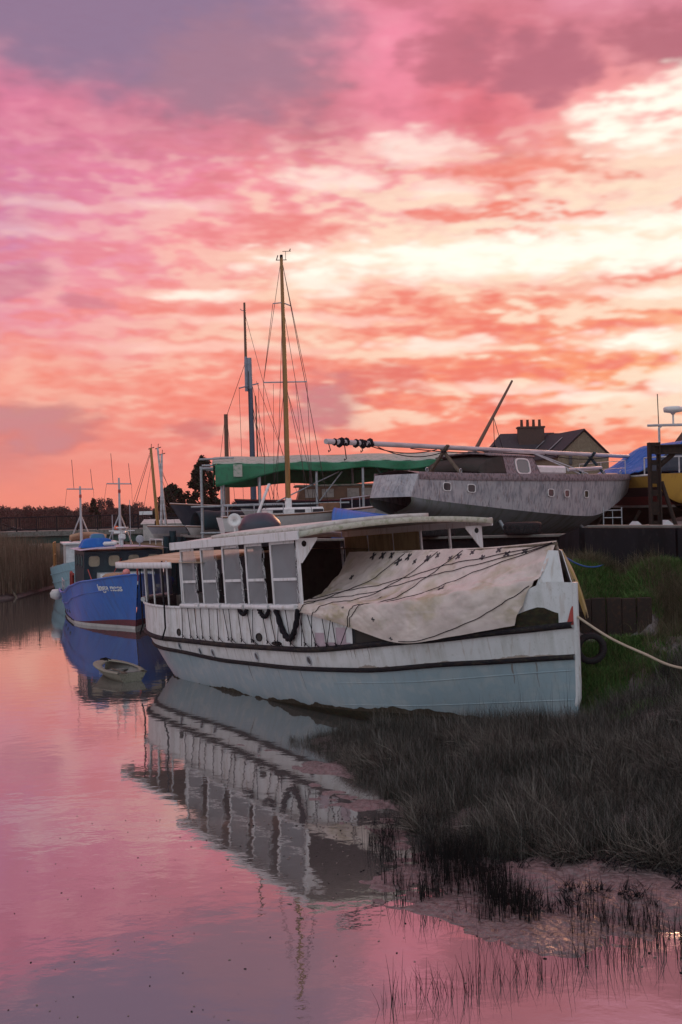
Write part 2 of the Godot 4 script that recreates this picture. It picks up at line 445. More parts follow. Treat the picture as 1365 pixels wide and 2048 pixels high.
# ------------------------------------------------------------------ sky
const SKY_GRID := [
	[[150,122,148],[150,122,150],[158,128,156],[240,152,175],[215,130,150],[220,135,150],[245,160,185],[245,165,190]],
	[[172,130,152],[166,128,150],[156,128,152],[194,134,148],[245,145,170],[215,125,140],[215,130,145],[205,122,137]],
	[[225,130,160],[220,130,155],[200,125,145],[205,125,140],[240,140,160],[228,122,135],[250,160,160],[248,172,165]],
	[[215,130,165],[230,135,165],[240,142,165],[248,155,165],[250,165,168],[250,172,162],[255,200,182],[255,215,195]],
	[[215,135,170],[238,150,170],[250,158,160],[250,165,155],[255,205,185],[255,235,212],[255,245,230],[255,245,228]],
	[[235,150,168],[245,155,162],[250,162,150],[255,190,165],[255,180,155],[252,158,132],[252,152,122],[255,180,142]],
	[[250,165,148],[248,156,140],[252,156,138],[244,146,134],[252,148,122],[252,142,112],[255,160,118],[255,190,138]],
	[[218,136,132],[242,144,130],[244,142,130],[240,140,128],[254,144,120],[254,142,118],[254,142,115],[255,150,115]],
	[[250,148,128],[252,148,126],[252,148,126],[252,148,126],[252,146,124],[254,146,120],[255,146,118],[255,150,118]]]
# cloud banks: x, y, half width, half height (tenths of a degree from the left and down from the top of the view), colour, weight
const CLOUDS := [
	[230, 60, 400, 170, [148,122,150], 1.0], [470, 190, 170, 90, [168,126,145], 0.85], [905, 165, 90, 50, [190,112,128], 0.85], [1080, 185, 105, 58, [186,112,128], 0.9], [1310, 165, 95, 58, [186,112,126], 0.9], [860, 20, 160, 45, [208,122,140], 0.7],
	[660, 795, 75, 50, [196,120,128], 0.8], [790, 760, 90, 35, [232,125,115], 0.7], [60, 850, 150, 42, [186,118,125], 0.75], [380, 870, 60, 25, [208,118,118], 0.6], [30, 585, 110, 24, [205,125,145], 0.6], [190, 620, 50, 20, [205,130,150], 0.6], [1290, 780, 75, 22, [245,125,100], 0.8], [1010, 810, 110, 18, [245,125,105], 0.6]]
const BRIGHT := [
	[1150, 525, 430, 24, 1.0], [900, 530, 260, 30, 0.7], [1290, 476, 150, 16, 0.9], [1310, 692, 120, 17, 1.0], [1275, 300, 75, 42, 0.95], [1345, 260, 60, 40, 0.8], [1190, 285, 45, 30, 0.7], [660, 372, 75, 16, 0.6], [850, 318, 75, 24, 0.6], [870, 400, 60, 14, 0.55], [400, 598, 80, 9, 0.8], [640, 572, 55, 24, 0.75], [880, 695, 90, 12, 0.7], [350, 432, 95, 12, 0.3], [110, 440, 90, 8, 0.28], [60, 490, 80, 12, 0.25], [1340, 770, 40, 25, 0.7], [1180, 800, 110, 9, 0.7], [1010, 775, 120, 9, 0.55], [560, 645, 180, 9, 0.4], [1290, 600, 90, 9, 0.8], [420, 700, 200, 8, 0.35]]
var sn := []

func toward(c, k) -> Color:
	return Color(c[0] / 255.0, c[1] / 255.0, c[2] / 255.0).srgb_to_linear() * k

func sky_color(az: float, el: float) -> Color:
	var u := deg_to_rad(az) * 2300.0
	var v := -deg_to_rad(el) * 2300.0
	var x := 682.5 + u + v * 0.026
	var y := 1024.0 + v - u * 0.026
	var wide: float = smoothstep(17.0, 60.0, absf(az))
	var high: float = smoothstep(24.0, 48.0, el)
	# the open sky all round: coral towards the sunset, lavender away from it
	var away: float = 0.5 - 0.5 * cos(deg_to_rad(az - 12.0))
	var low: float = 1.0 - smoothstep(0.0, 40.0, maxf(el, 0.0))
	var rest := toward([228, 152, 168], 1.0).lerp(toward([206, 220, 234], 1.0), smoothstep(0.1, 0.8, away))
	rest = rest.lerp(toward([236, 150, 150], 1.0).lerp(toward([220, 218, 224], 1.0), smoothstep(0.1, 0.8, away)), low)
	var nb: float = sn[0].get_noise_2d(x * 0.55, y * 0.9)
	rest = rest.lerp(toward([182, 190, 206], 1.0), clampf(nb * 0.9, 0.0, 0.6))
	if wide >= 1.0 or high >= 1.0:
		return rest
	# billows and streaks bend the banks
	var wx: float = sn[0].get_noise_2d(x * 0.9, y * 2.2) * 60.0 + sn[1].get_noise_2d(x * 1.2, y * 2.6) * 26.0
	var wy: float = sn[0].get_noise_2d(x * 0.9 + 900.0, y * 2.2) * 26.0 + sn[1].get_noise_2d(x * 1.2 + 500.0, y * 2.6) * 14.0
	var gx := clampf((x + wx) / 195.0, 0.0, 6.999)
	var gy := clampf((y + wy) / 128.0, 0.0, 7.999)
	var i := int(gx)
	var j := int(gy)
	var fx := gx - i
	var fy := gy - j
	fx = fx * fx * (3.0 - 2.0 * fx)
	fy = fy * fy * (3.0 - 2.0 * fy)
	var a := toward(SKY_GRID[j][i], 1.0).lerp(toward(SKY_GRID[j][i + 1], 1.0), fx)
	var b := toward(SKY_GRID[j + 1][i], 1.0).lerp(toward(SKY_GRID[j + 1][i + 1], 1.0), fx)
	var c := a.lerp(b, fy)
	# long thin streaks below, rounder billows above
	var streak: float = sn[2].get_noise_2d(x * 0.32 + wx * 0.5, y * 2.4 + wy)
	var fine: float = sn[1].get_noise_2d(x * 1.6, y * 6.0 + wy * 2.0)
	var puff: float = sn[0].get_noise_2d(x * 2.6, y * 4.2)
	var mid: float = smoothstep(240.0, 420.0, y) * (1.0 - smoothstep(800.0, 980.0, y))
	var right: float = smoothstep(-100.0, 1100.0, x)
	var n := streak * 1.1 + fine * 0.75 + puff * 0.5
	var hl := smoothstep(0.0, 0.42, n) * mid * (0.14 + 0.74 * right)
	c = c.lerp(toward([255, 228, 202], 1.02), hl)
	var sh := smoothstep(0.04, 0.42, -n) * mid * (0.42 + 0.5 * right)
	c = c.lerp(toward([246, 132, 114], 1.0).lerp(toward([226, 136, 156], 1.0), (1.0 - right) * smoothstep(700.0, 400.0, y)), sh)
	var upper := 1.0 - smoothstep(300.0, 460.0, y)
	c = c.lerp(c * 0.82, clampf(-puff * 1.4 - fine * 0.5, 0.0, 1.0) * upper)
	c = c.lerp(toward([255, 185, 195], 1.0), clampf(puff * 1.2 + fine * 0.6 - 0.2, 0.0, 1.0) * upper * 0.35)
	for k in CLOUDS:
		var dx: float = (x + wx * 0.9 - k[0]) / k[2]
		var dy: float = (y + wy * 1.6 - k[1]) / k[3]
		var d: float = dx * dx + dy * dy + (puff * 0.8 + fine * 0.45) * minf(1.0, 110.0 / k[2])
		if d < 1.9:
			c = c.lerp(toward(k[4], 1.0), smoothstep(1.8, 0.2, d) * k[5])
	for k in BRIGHT:
		var dx: float = (x + wx * 0.8 - k[0]) / k[2]
		var dy: float = (y + wy * 0.5 - k[1]) / k[3]
		var d: float = dx * dx + dy * dy + fine * 2.6 + puff * 1.4 + streak * 1.2
		if d < 3.4:
			c = c.lerp(toward([255, 248, 232], 1.15), smoothstep(3.2, -0.5, d) * k[4])
	# fine fibres in the cloud
	var fibre: float = sn[1].get_noise_2d(x * 3.0 + wx, y * 15.0 + wy * 3.0)
	c = c.lerp(toward([255, 236, 214], 1.0), clampf(fibre, 0.0, 1.0) * mid * (0.1 + 0.25 * right))
	c = c.lerp(c * Color(0.94, 0.86, 0.86), clampf(-fibre * 1.2, 0.0, 1.0) * (0.35 + 0.4 * mid))
	return c.lerp(rest, maxf(wide, high))

func make_sky() -> ImageTexture:
	for q in [[5, 0.0035, 5], [6, 0.006, 4], [7, 0.005, 5]]:
		var n := FastNoiseLite.new()
		n.seed = q[0]
		n.noise_type = FastNoiseLite.TYPE_SIMPLEX_SMOOTH
		n.frequency = q[1]
		n.fractal_octaves = q[2]
		n.fractal_gain = 0.55
		sn.append(n)
	var W := 2048
	var im := Image.create(256, 256, false, Image.FORMAT_RGBF)
	for j in 256:
		var el := 90.0 - (j + 0.5) / 256.0 * 180.0
		for i in 256:
			im.set_pixel(i, j, sky_color(wrapf((i + 0.5) / 256.0 * 360.0, -180.0, 180.0), maxf(el, -1.0)))
	im.resize(W, W, Image.INTERPOLATE_BILINEAR)
	var di := int(62.0 / 360.0 * W)
	var j0 := int((90.0 - 50.0) / 180.0 * W)
	var j1 := int((90.0 + 2.0) / 180.0 * W)
	for j in range(j0, j1):
		var el := 90.0 - (j + 0.5) / W * 180.0
		for i in range(-di, di):
			im.set_pixel(posmod(i, W), j, sky_color((i + 0.5) / W * 360.0, el))
	return ImageTexture.create_from_image(im)

# ------------------------------------------------------------------ ground
# heights of the mud and the bank: x, y, z
const BANK := [
	[2.9,0.0,-10.05],[2.47,0.02,-10.4],[1.84,0.02,-10.7],[1.44,0.02,-11.15],[1.26,0.02,-12.1],[1.0,-0.02,-12.84],[0.74,-0.02,-14.11],[0.29,-0.02,-15.68],[-0.43,-0.02,-18.03],[-1.13,-0.03,-19.31],[1.4,-0.05,-20.3],[0.2,-0.2,-20.5],
	[2.2,0.13,-11.3],[1.8,0.11,-11.7],[3.0,0.14,-10.9],[2.9,0.15,-11.8],[3.8,0.13,-10.3],[4.8,0.15,-9.9],[2.3,0.1,-10.8],[4.0,0.0,-9.6],[5.5,0.0,-8.8],
	[3.32,0.12,-11.6],[1.67,0.08,-12.8],[2.4,0.14,-12.8],[3.71,0.3,-12.8],[3.19,0.22,-13.4],[1.85,0.2,-14.0],[2.06,0.3,-15.5],[1.2,0.15,-15.6],[0.7,0.12,-17.6],[0.2,0.08,-18.8],[1.6,0.2,-18.6],[2.9,0.32,-17.2],[4.38,0.6,-15.0],[3.52,0.45,-16.2],[3.7,0.4,-17.6],[3.7,0.33,-18.7],[2.6,0.2,-19.6],[4.6,0.45,-18.7],[5.0,0.75,-17.2],
	[4.35,0.9,-19.5],[4.2,1.35,-20.2],[4.6,1.4,-20.3],[4.9,1.38,-20.3],[5.2,1.4,-20.28],[5.3,1.05,-19.2],[5.7,1.5,-20.1],[6.4,1.6,-19.4],[6.2,1.2,-17.8],[6.4,1.0,-15.5],[7.5,1.6,-17.0],[5.5,0.7,-13.0],[5.5,0.3,-11.2],[8.0,1.0,-12.0],
	[4.1,2.12,-20.62],[5.3,2.12,-20.6],[6.2,2.15,-20.3],[4.5,2.62,-22.2],[6.0,2.66,-21.4],[7.5,2.6,-20.5],[3.6,1.9,-21.6],[4.4,2.55,-23.6],[2.8,0.6,-22.5],[2.0,0.1,-25.0],[-1.0,-0.3,-29.5],[4.6,2.5,-24.4],
	[0.0,-0.5,-9.5],[-1.5,-0.9,-12.5],[-2.5,-0.9,-16.0],[-4.0,-1.0,-20.0],[2.2,-0.35,-8.6],[4.0,-0.5,-7.0],[7.0,-0.6,-5.5],[0.5,-0.9,-6.0],[-3.0,-1.2,-8.0],[-4.0,-1.2,-26.0],[-1.0,-0.5,-23.0]]
var gn: FastNoiseLite

func ground_y(x: float, z: float) -> float:
	var a := 0.0
	var w := 0.0
	for p in BANK:
		var d: float = (x - p[0]) * (x - p[0]) + (z - p[2]) * (z - p[2]) + 0.03
		var k := 1.0 / (d * d)
		a += k * p[1]
		w += k
	return a / w

func bumpy(x: float, z: float, y: float) -> float:
	return y + gn.get_noise_2d(x * 9.0, z * 9.0) * 0.06 + gn.get_noise_2d(x * 34.0, z * 34.0) * 0.04

var hgrid := PackedFloat32Array()
const GX0 := -4.0
const GZ0 := -26.0
const GS := 0.1
const GNX := 125
const GNZ := 205

func terrain():
	gn = FastNoiseLite.new()
	gn.seed = 4
	gn.frequency = 0.12
	hgrid.resize((GNX + 1) * (GNZ + 1))
	for i in GNX + 1:
		for j in GNZ + 1:
			var x := GX0 + i * GS
			var z := GZ0 + j * GS
			hgrid[i * (GNZ + 1) + j] = bumpy(x, z, ground_y(x, z))
	var s := ST()
	smooth(s)
	var P := func(i, j): return Vector3(GX0 + i * GS, hgrid[i * (GNZ + 1) + j], GZ0 + j * GS)
	for i in GNX:
		for j in GNZ:
			quad(s, P.call(i, j), P.call(i + 1, j), P.call(i + 1, j + 1), P.call(i, j + 1))
	struct("mud_bank", s, M.mud)

func gy(x: float, z: float) -> float:
	var fi := clampf((x - GX0) / GS, 0.0, GNX - 0.001)
	var fj := clampf((z - GZ0) / GS, 0.0, GNZ - 0.001)
	var i := int(fi)
	var j := int(fj)
	fi -= i
	fj -= j
	var n := GNZ + 1
	return lerpf(lerpf(hgrid[i * n + j], hgrid[(i + 1) * n + j], fi), lerpf(hgrid[i * n + j + 1], hgrid[(i + 1) * n + j + 1], fi), fj)

func blade(s, base: Vector3, dir: Vector3, h: float, w: float, bend: float, col: Color, seg := 3):
	flat(s)
	var side := dir.cross(Vector3.UP).normalized()
	var turn := rng.randf() * PI
	side = side.rotated(Vector3.UP, turn)
	var prev := []
	for k in seg + 1:
		var t := float(k) / seg
		var c := base + Vector3(0, h * t * (1.0 - 0.25 * bend * t), 0) + dir * (bend * h * t * t)
		var ww := w * (1.0 - t * 0.85)
		var p := [c - side * ww, c + side * ww]
		if k:
			s.set_color(col)
			quad(s, prev[0], prev[1], p[1], p[0])
		prev = p

func tuft(n, r, h0, h1, w, bend, cols) -> ArrayMesh:
	var s := ST()
	for i in n:
		var a := rng.randf() * TAU
		var d := Vector3(cos(a), 0, sin(a))
		var q := rng.randf() * TAU
		var c: Color = cols[rng.randi() % cols.size()]
		c = c * rng.randf_range(0.7, 1.3)
		c.a = 1.0
		blade(s, Vector3(cos(q), 0, sin(q)) * r * sqrt(rng.randf()), d, rng.randf_range(h0, h1), w * rng.randf_range(0.7, 1.3), rng.randf_range(0.0, bend), c)
	s.generate_normals()
	return s.commit()

# scatter copies of a few tufts as one stand of plants
func stand(called, label, category, meshes: Array, m, spots: Array):
	var top := Node3D.new()
	top.name = numbered(called)
	add_child(top)
	tag(top, label, category)
	top.set_meta("kind", "stuff")
	for k in meshes.size():
		var mine := []
		for i in range(k, spots.size(), meshes.size()):
			mine.append(spots[i])
		var mm := MultiMesh.new()
		mm.transform_format = MultiMesh.TRANSFORM_3D
		mm.mesh = meshes[k]
		mm.instance_count = mine.size()
		for i in mine.size():
			var q = mine[i]
			var b := Basis(Vector3.UP, rng.randf() * TAU).scaled(Vector3(q[1], q[1] * rng.randf_range(0.8, 1.2), q[1]))
			if q.size() > 2:
				b = Basis(Vector3(q[2].z, 0, -q[2].x).normalized(), q[2].length()) * b
			mm.set_instance_transform(i, Transform3D(b, q[0]))
		var o := MultiMeshInstance3D.new()
		o.multimesh = mm
		o.material_override = m
		o.name = "stems"
		top.add_child(o, true)

const SHORE := [[-20.0, -1.3], [-19.3, -1.13], [-18.0, -0.43], [-15.7, 0.29], [-14.1, 0.74], [-12.84, 1.0], [-12.1, 1.26], [-11.15, 1.44], [-10.7, 1.84], [-10.4, 2.47], [-10.1, 2.9], [-9.8, 4.0]]

func vegetation():
	rng.seed = 77
	var marsh := [lin(0.03, 0.034, 0.028), lin(0.05, 0.05, 0.04), lin(0.022, 0.027, 0.022), lin(0.035, 0.042, 0.038), lin(0.075, 0.066, 0.054), lin(0.17, 0.155, 0.14)]
	var dry := [lin(0.19, 0.17, 0.145), lin(0.12, 0.105, 0.09), lin(0.26, 0.23, 0.195), lin(0.05, 0.047, 0.042)]
	var green := [lin(0.07, 0.15, 0.04), lin(0.10, 0.19, 0.055), lin(0.045, 0.1, 0.03), lin(0.17, 0.17, 0.08)]
	var spots := []
	var lay := []
	while spots.size() < 34000:
		var z := rng.randf_range(-20.4, -10.6)
		var x := rng.randf_range(-1.2, 8.4)
		var front := -12.3 + (x - 1.4) * 0.38 + gn.get_noise_2d(x * 7.0, 3.0) * 0.5
		if z > front or x < line(SHORE, z) + 0.02 + gn.get_noise_2d(x * 6.0, z * 6.0) * 0.3:
			continue
		var back := -19.35 if x < 0.6 else lerpf(-19.35, -17.75, clampf((x - 0.6) / 3.2, 0.0, 1.0))
		if x > 3.9:
			back = -18.3 - (x - 3.9) * 0.5
		if z < back:
			continue
		# the far tip of the spit thins out
		if x < 0.4 and rng.randf() > 0.35 + (x + 1.2) * 0.5:
			continue
		var clump := gn.get_noise_2d(x * 5.0 + 40.0, z * 5.0)
		if clump < -0.28 and rng.randf() < 0.6:
			continue
		var sc := rng.randf_range(0.65, 1.15) * (1.0 + clump * 0.6) * (0.62 if x < 0.5 else 1.0)
		var p := Vector3(x, gy(x, z) - 0.02, z)
		if gn.get_noise_2d(x * 4.0 - 70.0, z * 4.0) > 0.08 and z > -17.6 and rng.randf() < 0.8:
			lay.append([p, sc * 1.1, Vector3(rng.randf_range(-1.1, -0.2), 0, rng.randf_range(0.1, 0.9))])
		spots.append([p, sc])
	var ms := []
	for i in 5:
		ms.append(tuft(12, 0.08, 0.1, 0.4, 0.0032, 0.85, marsh))
	stand("marsh_grass", "dark dead marsh grass covering the spit in front of the white boat's bow", "grass", ms, M.grass_marsh, spots)
	var ds := []
	for i in 4:
		ds.append(tuft(13, 0.07, 0.2, 0.46, 0.0042, 0.85, dry))
	stand("flattened_grass", "pale dry marsh grass lying flattened in swathes on the dark spit", "grass", ds, M.grass_marsh, lay)
	# loose stems in the shallows
	var ss := []
	while ss.size() < 1100:
		var z := rng.randf_range(-13.6, -8.6)
		var x := rng.randf_range(0.2, 4.2)
		var edge := line(SHORE, z)
		if z > -10.1:
			edge = 2.9 + (z + 10.1) * -3.0 + 1.2
		var off := edge - x
		if off > 1.0 or off < -0.2 or (z > -9.4 and rng.randf() > 0.35):
			continue
		if x > 1.7 and rng.randf() < 0.55:
			continue
		if rng.randf() > exp(-absf(off) * 1.6) or gn.get_noise_2d(x * 8.0, z * 8.0) < -0.12:
			continue
		ss.append([Vector3(x, maxf(gy(x, z), -0.12) - 0.02, z), rng.randf_range(0.5, 1.1)])
	var st := []
	for i in 5:
		st.append(tuft(3, 0.07, 0.22, 0.46, 0.0042, 0.3, [lin(0.014, 0.015, 0.014), lin(0.022, 0.022, 0.02)]))
	stand("water_stems", "thin dark upright stems standing in the shallow pink water", "plants", st, M.grass_marsh, ss)
	# tall seed stems in front of the bow
	var ts := []
	while ts.size() < 90:
		var x := rng.randf_range(1.3, 4.6)
		var z := rng.randf_range(-18.0, -15.0) + (x - 1.3) * -0.1
		ts.append([Vector3(x, gy(x, z) - 0.02, z), rng.randf_range(0.7, 1.15)])
	var tm := []
	for i in 4:
		tm.append(tuft(3, 0.1, 0.45, 0.85, 0.0028, 0.18, [lin(0.03, 0.032, 0.028), lin(0.06, 0.055, 0.048)]))
	stand("seed_stems", "tall thin seed stems standing up against the white bow", "plants", tm, M.grass_marsh, ts)
	# debris and short stubble over the mud
	var ks := []
	while ks.size() < 900:
		var z := rng.randf_range(-12.6, -9.9)
		var x := rng.randf_range(1.3, 5.0)
		if x < line(SHORE, z) or gn.get_noise_2d(x * 10.0 + 9.0, z * 10.0) < 0.12 - (x - 2.4) * 0.16:
			continue
		ks.append([Vector3(x, gy(x, z) - 0.01, z), rng.randf_range(0.5, 1.3), Vector3(rng.randf_range(-1, 1), 0, rng.randf_range(-1, 1))])
	var kt := []
	for i in 4:
		kt.append(tuft(6, 0.06, 0.05, 0.16, 0.005, 0.9, [lin(0.014, 0.016, 0.02), lin(0.028, 0.026, 0.026)]))
	stand("mud_stubble", "short black stubble and broken stalks strewn over the wet mud", "plants", kt, M.grass_marsh, ks)
	# the bank below and above the piling
	var gs := []
	var hs := []
	while gs.size() < 17000:
		var x := rng.randf_range(3.4, 8.5)
		var z := rng.randf_range(-24.0, -17.3)
		if z > -20.45 and z < -20.1 and x < 5.6 and x > 3.9:
			continue
		if x < 3.9 and z > -20.9:
			continue
		if z > -20.2 and z > -19.2 + (4.4 - x) * 0.9 + gn.get_noise_2d(x * 5.0, z * 5.0) * 0.8 and rng.randf() < 0.8:
			continue
		if z < -22.4 - (5.0 - x) * 0.8 and x > 4.6:
			continue
		var p := Vector3(x, gy(x, z) - 0.02, z)
		var brown := gn.get_noise_2d(x * 6.0 + 21.0, z * 6.0) + (x - 5.6) * 0.35 + (0.35 if z < -22.0 else 0.0) - 0.1
		if brown > rng.randf_range(-0.2, 0.35):
			hs.append([p, rng.randf_range(0.7, 1.3)])
		else:
			gs.append([p, rng.randf_range(0.7, 1.2)])
	var gm := []
	for i in 4:
		gm.append(tuft(13, 0.08, 0.06, 0.18, 0.0065, 0.9, green))
	stand("bank_grass", "short green grass growing on the bank beside the white boat's bow", "grass", gm, M.grass_green, gs)
	var hm := []
	for i in 4:
		hm.append(tuft(10, 0.08, 0.14, 0.36, 0.0032, 0.9, [lin(0.15, 0.12, 0.08), lin(0.11, 0.09, 0.06), lin(0.08, 0.085, 0.045), lin(0.2, 0.16, 0.11)]))
	stand("bank_straw", "brown straggling grass along the foot of the dark quay wall", "grass", hm, M.grass_green, hs)
	# reeds on the far bank
	var rs := []
	while rs.size() < 9000:
		var z := rng.randf_range(-69.0, -55.0)
		var x := rng.randf_range(-34.0, -13.0)
		var edge := -15.9 + (z + 55.0) * 0.03 - maxf(0.0, z + 57.0) * 0.8
		if x > edge + gn.get_noise_2d(z * 3.0, 7.0) * 0.6:
			continue
		rs.append([Vector3(x, 0.15 + clampf((edge - x) * 0.15, 0.0, 0.6), z), rng.randf_range(0.8, 1.15) * (0.75 if edge - x < 0.7 else 1.0)])
	var rm := []
	for i in 4:
		rm.append(tuft(12, 0.22, 1.5, 2.15, 0.012, 0.16, [lin(0.22, 0.15, 0.11), lin(0.16, 0.115, 0.08), lin(0.27, 0.19, 0.14), lin(0.09, 0.075, 0.055)]))
	stand("reed_bed", "tall brown reed bed on the far bank below the bridge", "reeds", rm, M.reed_far, rs)

# ------------------------------------------------------------------ trees
func leaf_cloud(s, c: Vector3, r: Vector3, n: int, size: float, cols: Array):
	flat(s)
	for i in n:
		var d := Vector3(rng.randfn(), rng.randfn(), rng.randfn()).normalized() * pow(rng.randf(), 0.45)
		var p := c + d * r
		var a := Vector3(rng.randfn(), rng.randfn(), rng.randfn()).normalized() * size * rng.randf_range(0.5, 1.2)
		var b := a.cross(Vector3(rng.randfn(), rng.randfn(), rng.randfn()).normalized()) * 0.6
		var col: Color = cols[rng.randi() % cols.size()] * rng.randf_range(0.6, 1.3)
		col.a = 1.0
		s.set_color(col)
		tri(s, p - a * 0.5 - b * 0.5, p + a * 0.7, p - a * 0.3 + b)

func conifer(at, h, r, label, n := 5200, sd := 1, full := 0.75):
	rng.seed = sd
	var t = thing("conifer_tree", label, "tree", at, 0, "conifers beyond the yard")
	var s := ST()
	tube(s, [Vector3(0, -0.2, 0), Vector3(0.05, h * 0.5, 0), Vector3(0, h * 0.95, 0)], [r * 0.12, r * 0.08, 0.02], 7)
	obj("trunk", s, M.bark, t)
	s = ST()
	var cols := [lin(0.016, 0.03, 0.02), lin(0.024, 0.04, 0.024), lin(0.012, 0.022, 0.017)]
	var tips := int(n / 45.0)
	for i in tips:
		var f := pow(rng.randf(), 0.8)
		var a := rng.randf() * TAU
		var rr: float = r * pow(1.0 - f, full) * rng.randf_range(0.45, 1.08) + 0.05
		leaf_cloud(s, Vector3(cos(a) * rr, h * (0.06 + 0.93 * f), sin(a) * rr), Vector3(0.28, 0.34, 0.28) * r * 0.55, 45, 0.2 * r * 0.5 + 0.05, cols)
	obj("crown", s, M.leaf_dark, t)
	return t

func bare_tree_mesh(h: float, spread: float, sd: int) -> ArrayMesh:
	rng.seed = sd
	var s := ST()
	var cols := [lin(0.075, 0.055, 0.05), lin(0.055, 0.045, 0.042), lin(0.09, 0.065, 0.055)]
	s.set_color(cols[1])
	tube(s, [Vector3.ZERO, Vector3(0.1, h * 0.35, 0), Vector3(0, h * 0.75, 0)], [h * 0.025, h * 0.018, h * 0.006], 5)
	for i in 30:
		var a := rng.randf() * TAU
		var y0 := h * rng.randf_range(0.04, 0.6)
		var e := Vector3(cos(a), 0, sin(a)) * spread * rng.randf_range(0.3, 1.0)
		e.y = minf(h, y0 + h * rng.randf_range(0.2, 0.5))
		s.set_color(cols[rng.randi() % 3])
		tube(s, [Vector3(0.05, y0, 0), Vector3(e.x * 0.5, lerpf(y0, e.y, 0.65), e.z * 0.5), e], [h * 0.01, h * 0.006, h * 0.002], 3)
		leaf_cloud(s, e, Vector3(spread * 0.34, h * 0.13, spread * 0.34), 60, h * 0.07, cols)
	s.generate_normals()
	return s.commit()

# ------------------------------------------------------------------ the white river boat
func tx(B, x: float) -> float:
	return (x - B.xs) / (B.xb - B.xs)

func on_hull(B, x: float, y: float, side: float) -> Array:
	var t = tx(B, x)
	var p = hp(B, t, y, side)
	var f = (hp(B, t + 0.004, y, side) - hp(B, t - 0.004, y, side)).normalized()
	var u = (hp(B, t, y + 0.03, side) - hp(B, t, y - 0.03, side)).normalized()
	var n = f.cross(u).normalized()
	if n.z * side < 0.0:
		n = -n
	return [p, f, n.cross(f) * (1.0 if n.cross(f).y > 0.0 else -1.0), n]

func pane_disc(called, B, x, y, side, rx, ry, m_rim, m_in, parent, depth := 0.03):
	var q = on_hull(B, x, y, side)
	var b = Basis(q[1] * rx, q[3], q[2] * ry)
	var s = ST()
	lathe(s, [Vector2(1.0, -depth), Vector2(1.0, 0.012), Vector2(0.92, 0.022), Vector2(0.78, 0.016), Vector2(0.76, -0.006)], q[0], b, 18)
	var o = obj(called, s, m_rim, parent)
	s = ST()
	lathe(s, [Vector2(0.8, 0.004), Vector2(0.4, 0.006), Vector2(0.001, 0.007)], q[0], b, 18)
	obj("glass", s, m_in, o)
	return o

func bracket(parent, at: Vector3, dir: float):
	var c = CSGCombiner3D.new()
	c.name = "bracket"
	parent.add_child(c, true)
	var p = CSGPolygon3D.new()
	p.name = "plate"
	p.polygon = PackedVector2Array([Vector2(0, 0), Vector2(0.42, 0), Vector2(0.40, -0.05), Vector2(0.05, -0.46), Vector2(0, -0.46)])
	p.depth = 0.02
	p.material = M.house_white
	c.add_child(p)
	var k = CSGCylinder3D.new()
	k.name = "lightening_hole"
	k.radius = 0.06
	k.height = 0.2
	k.sides = 16
	k.operation = CSGShape3D.OPERATION_SUBTRACTION
	k.rotation_degrees.x = 90
	k.position = Vector3(0.12, -0.1, 0)
	k.material = M.house_white
	c.add_child(k)
	c.position = at
	c.rotation_degrees.y = dir

var WB = {}
var white_boat

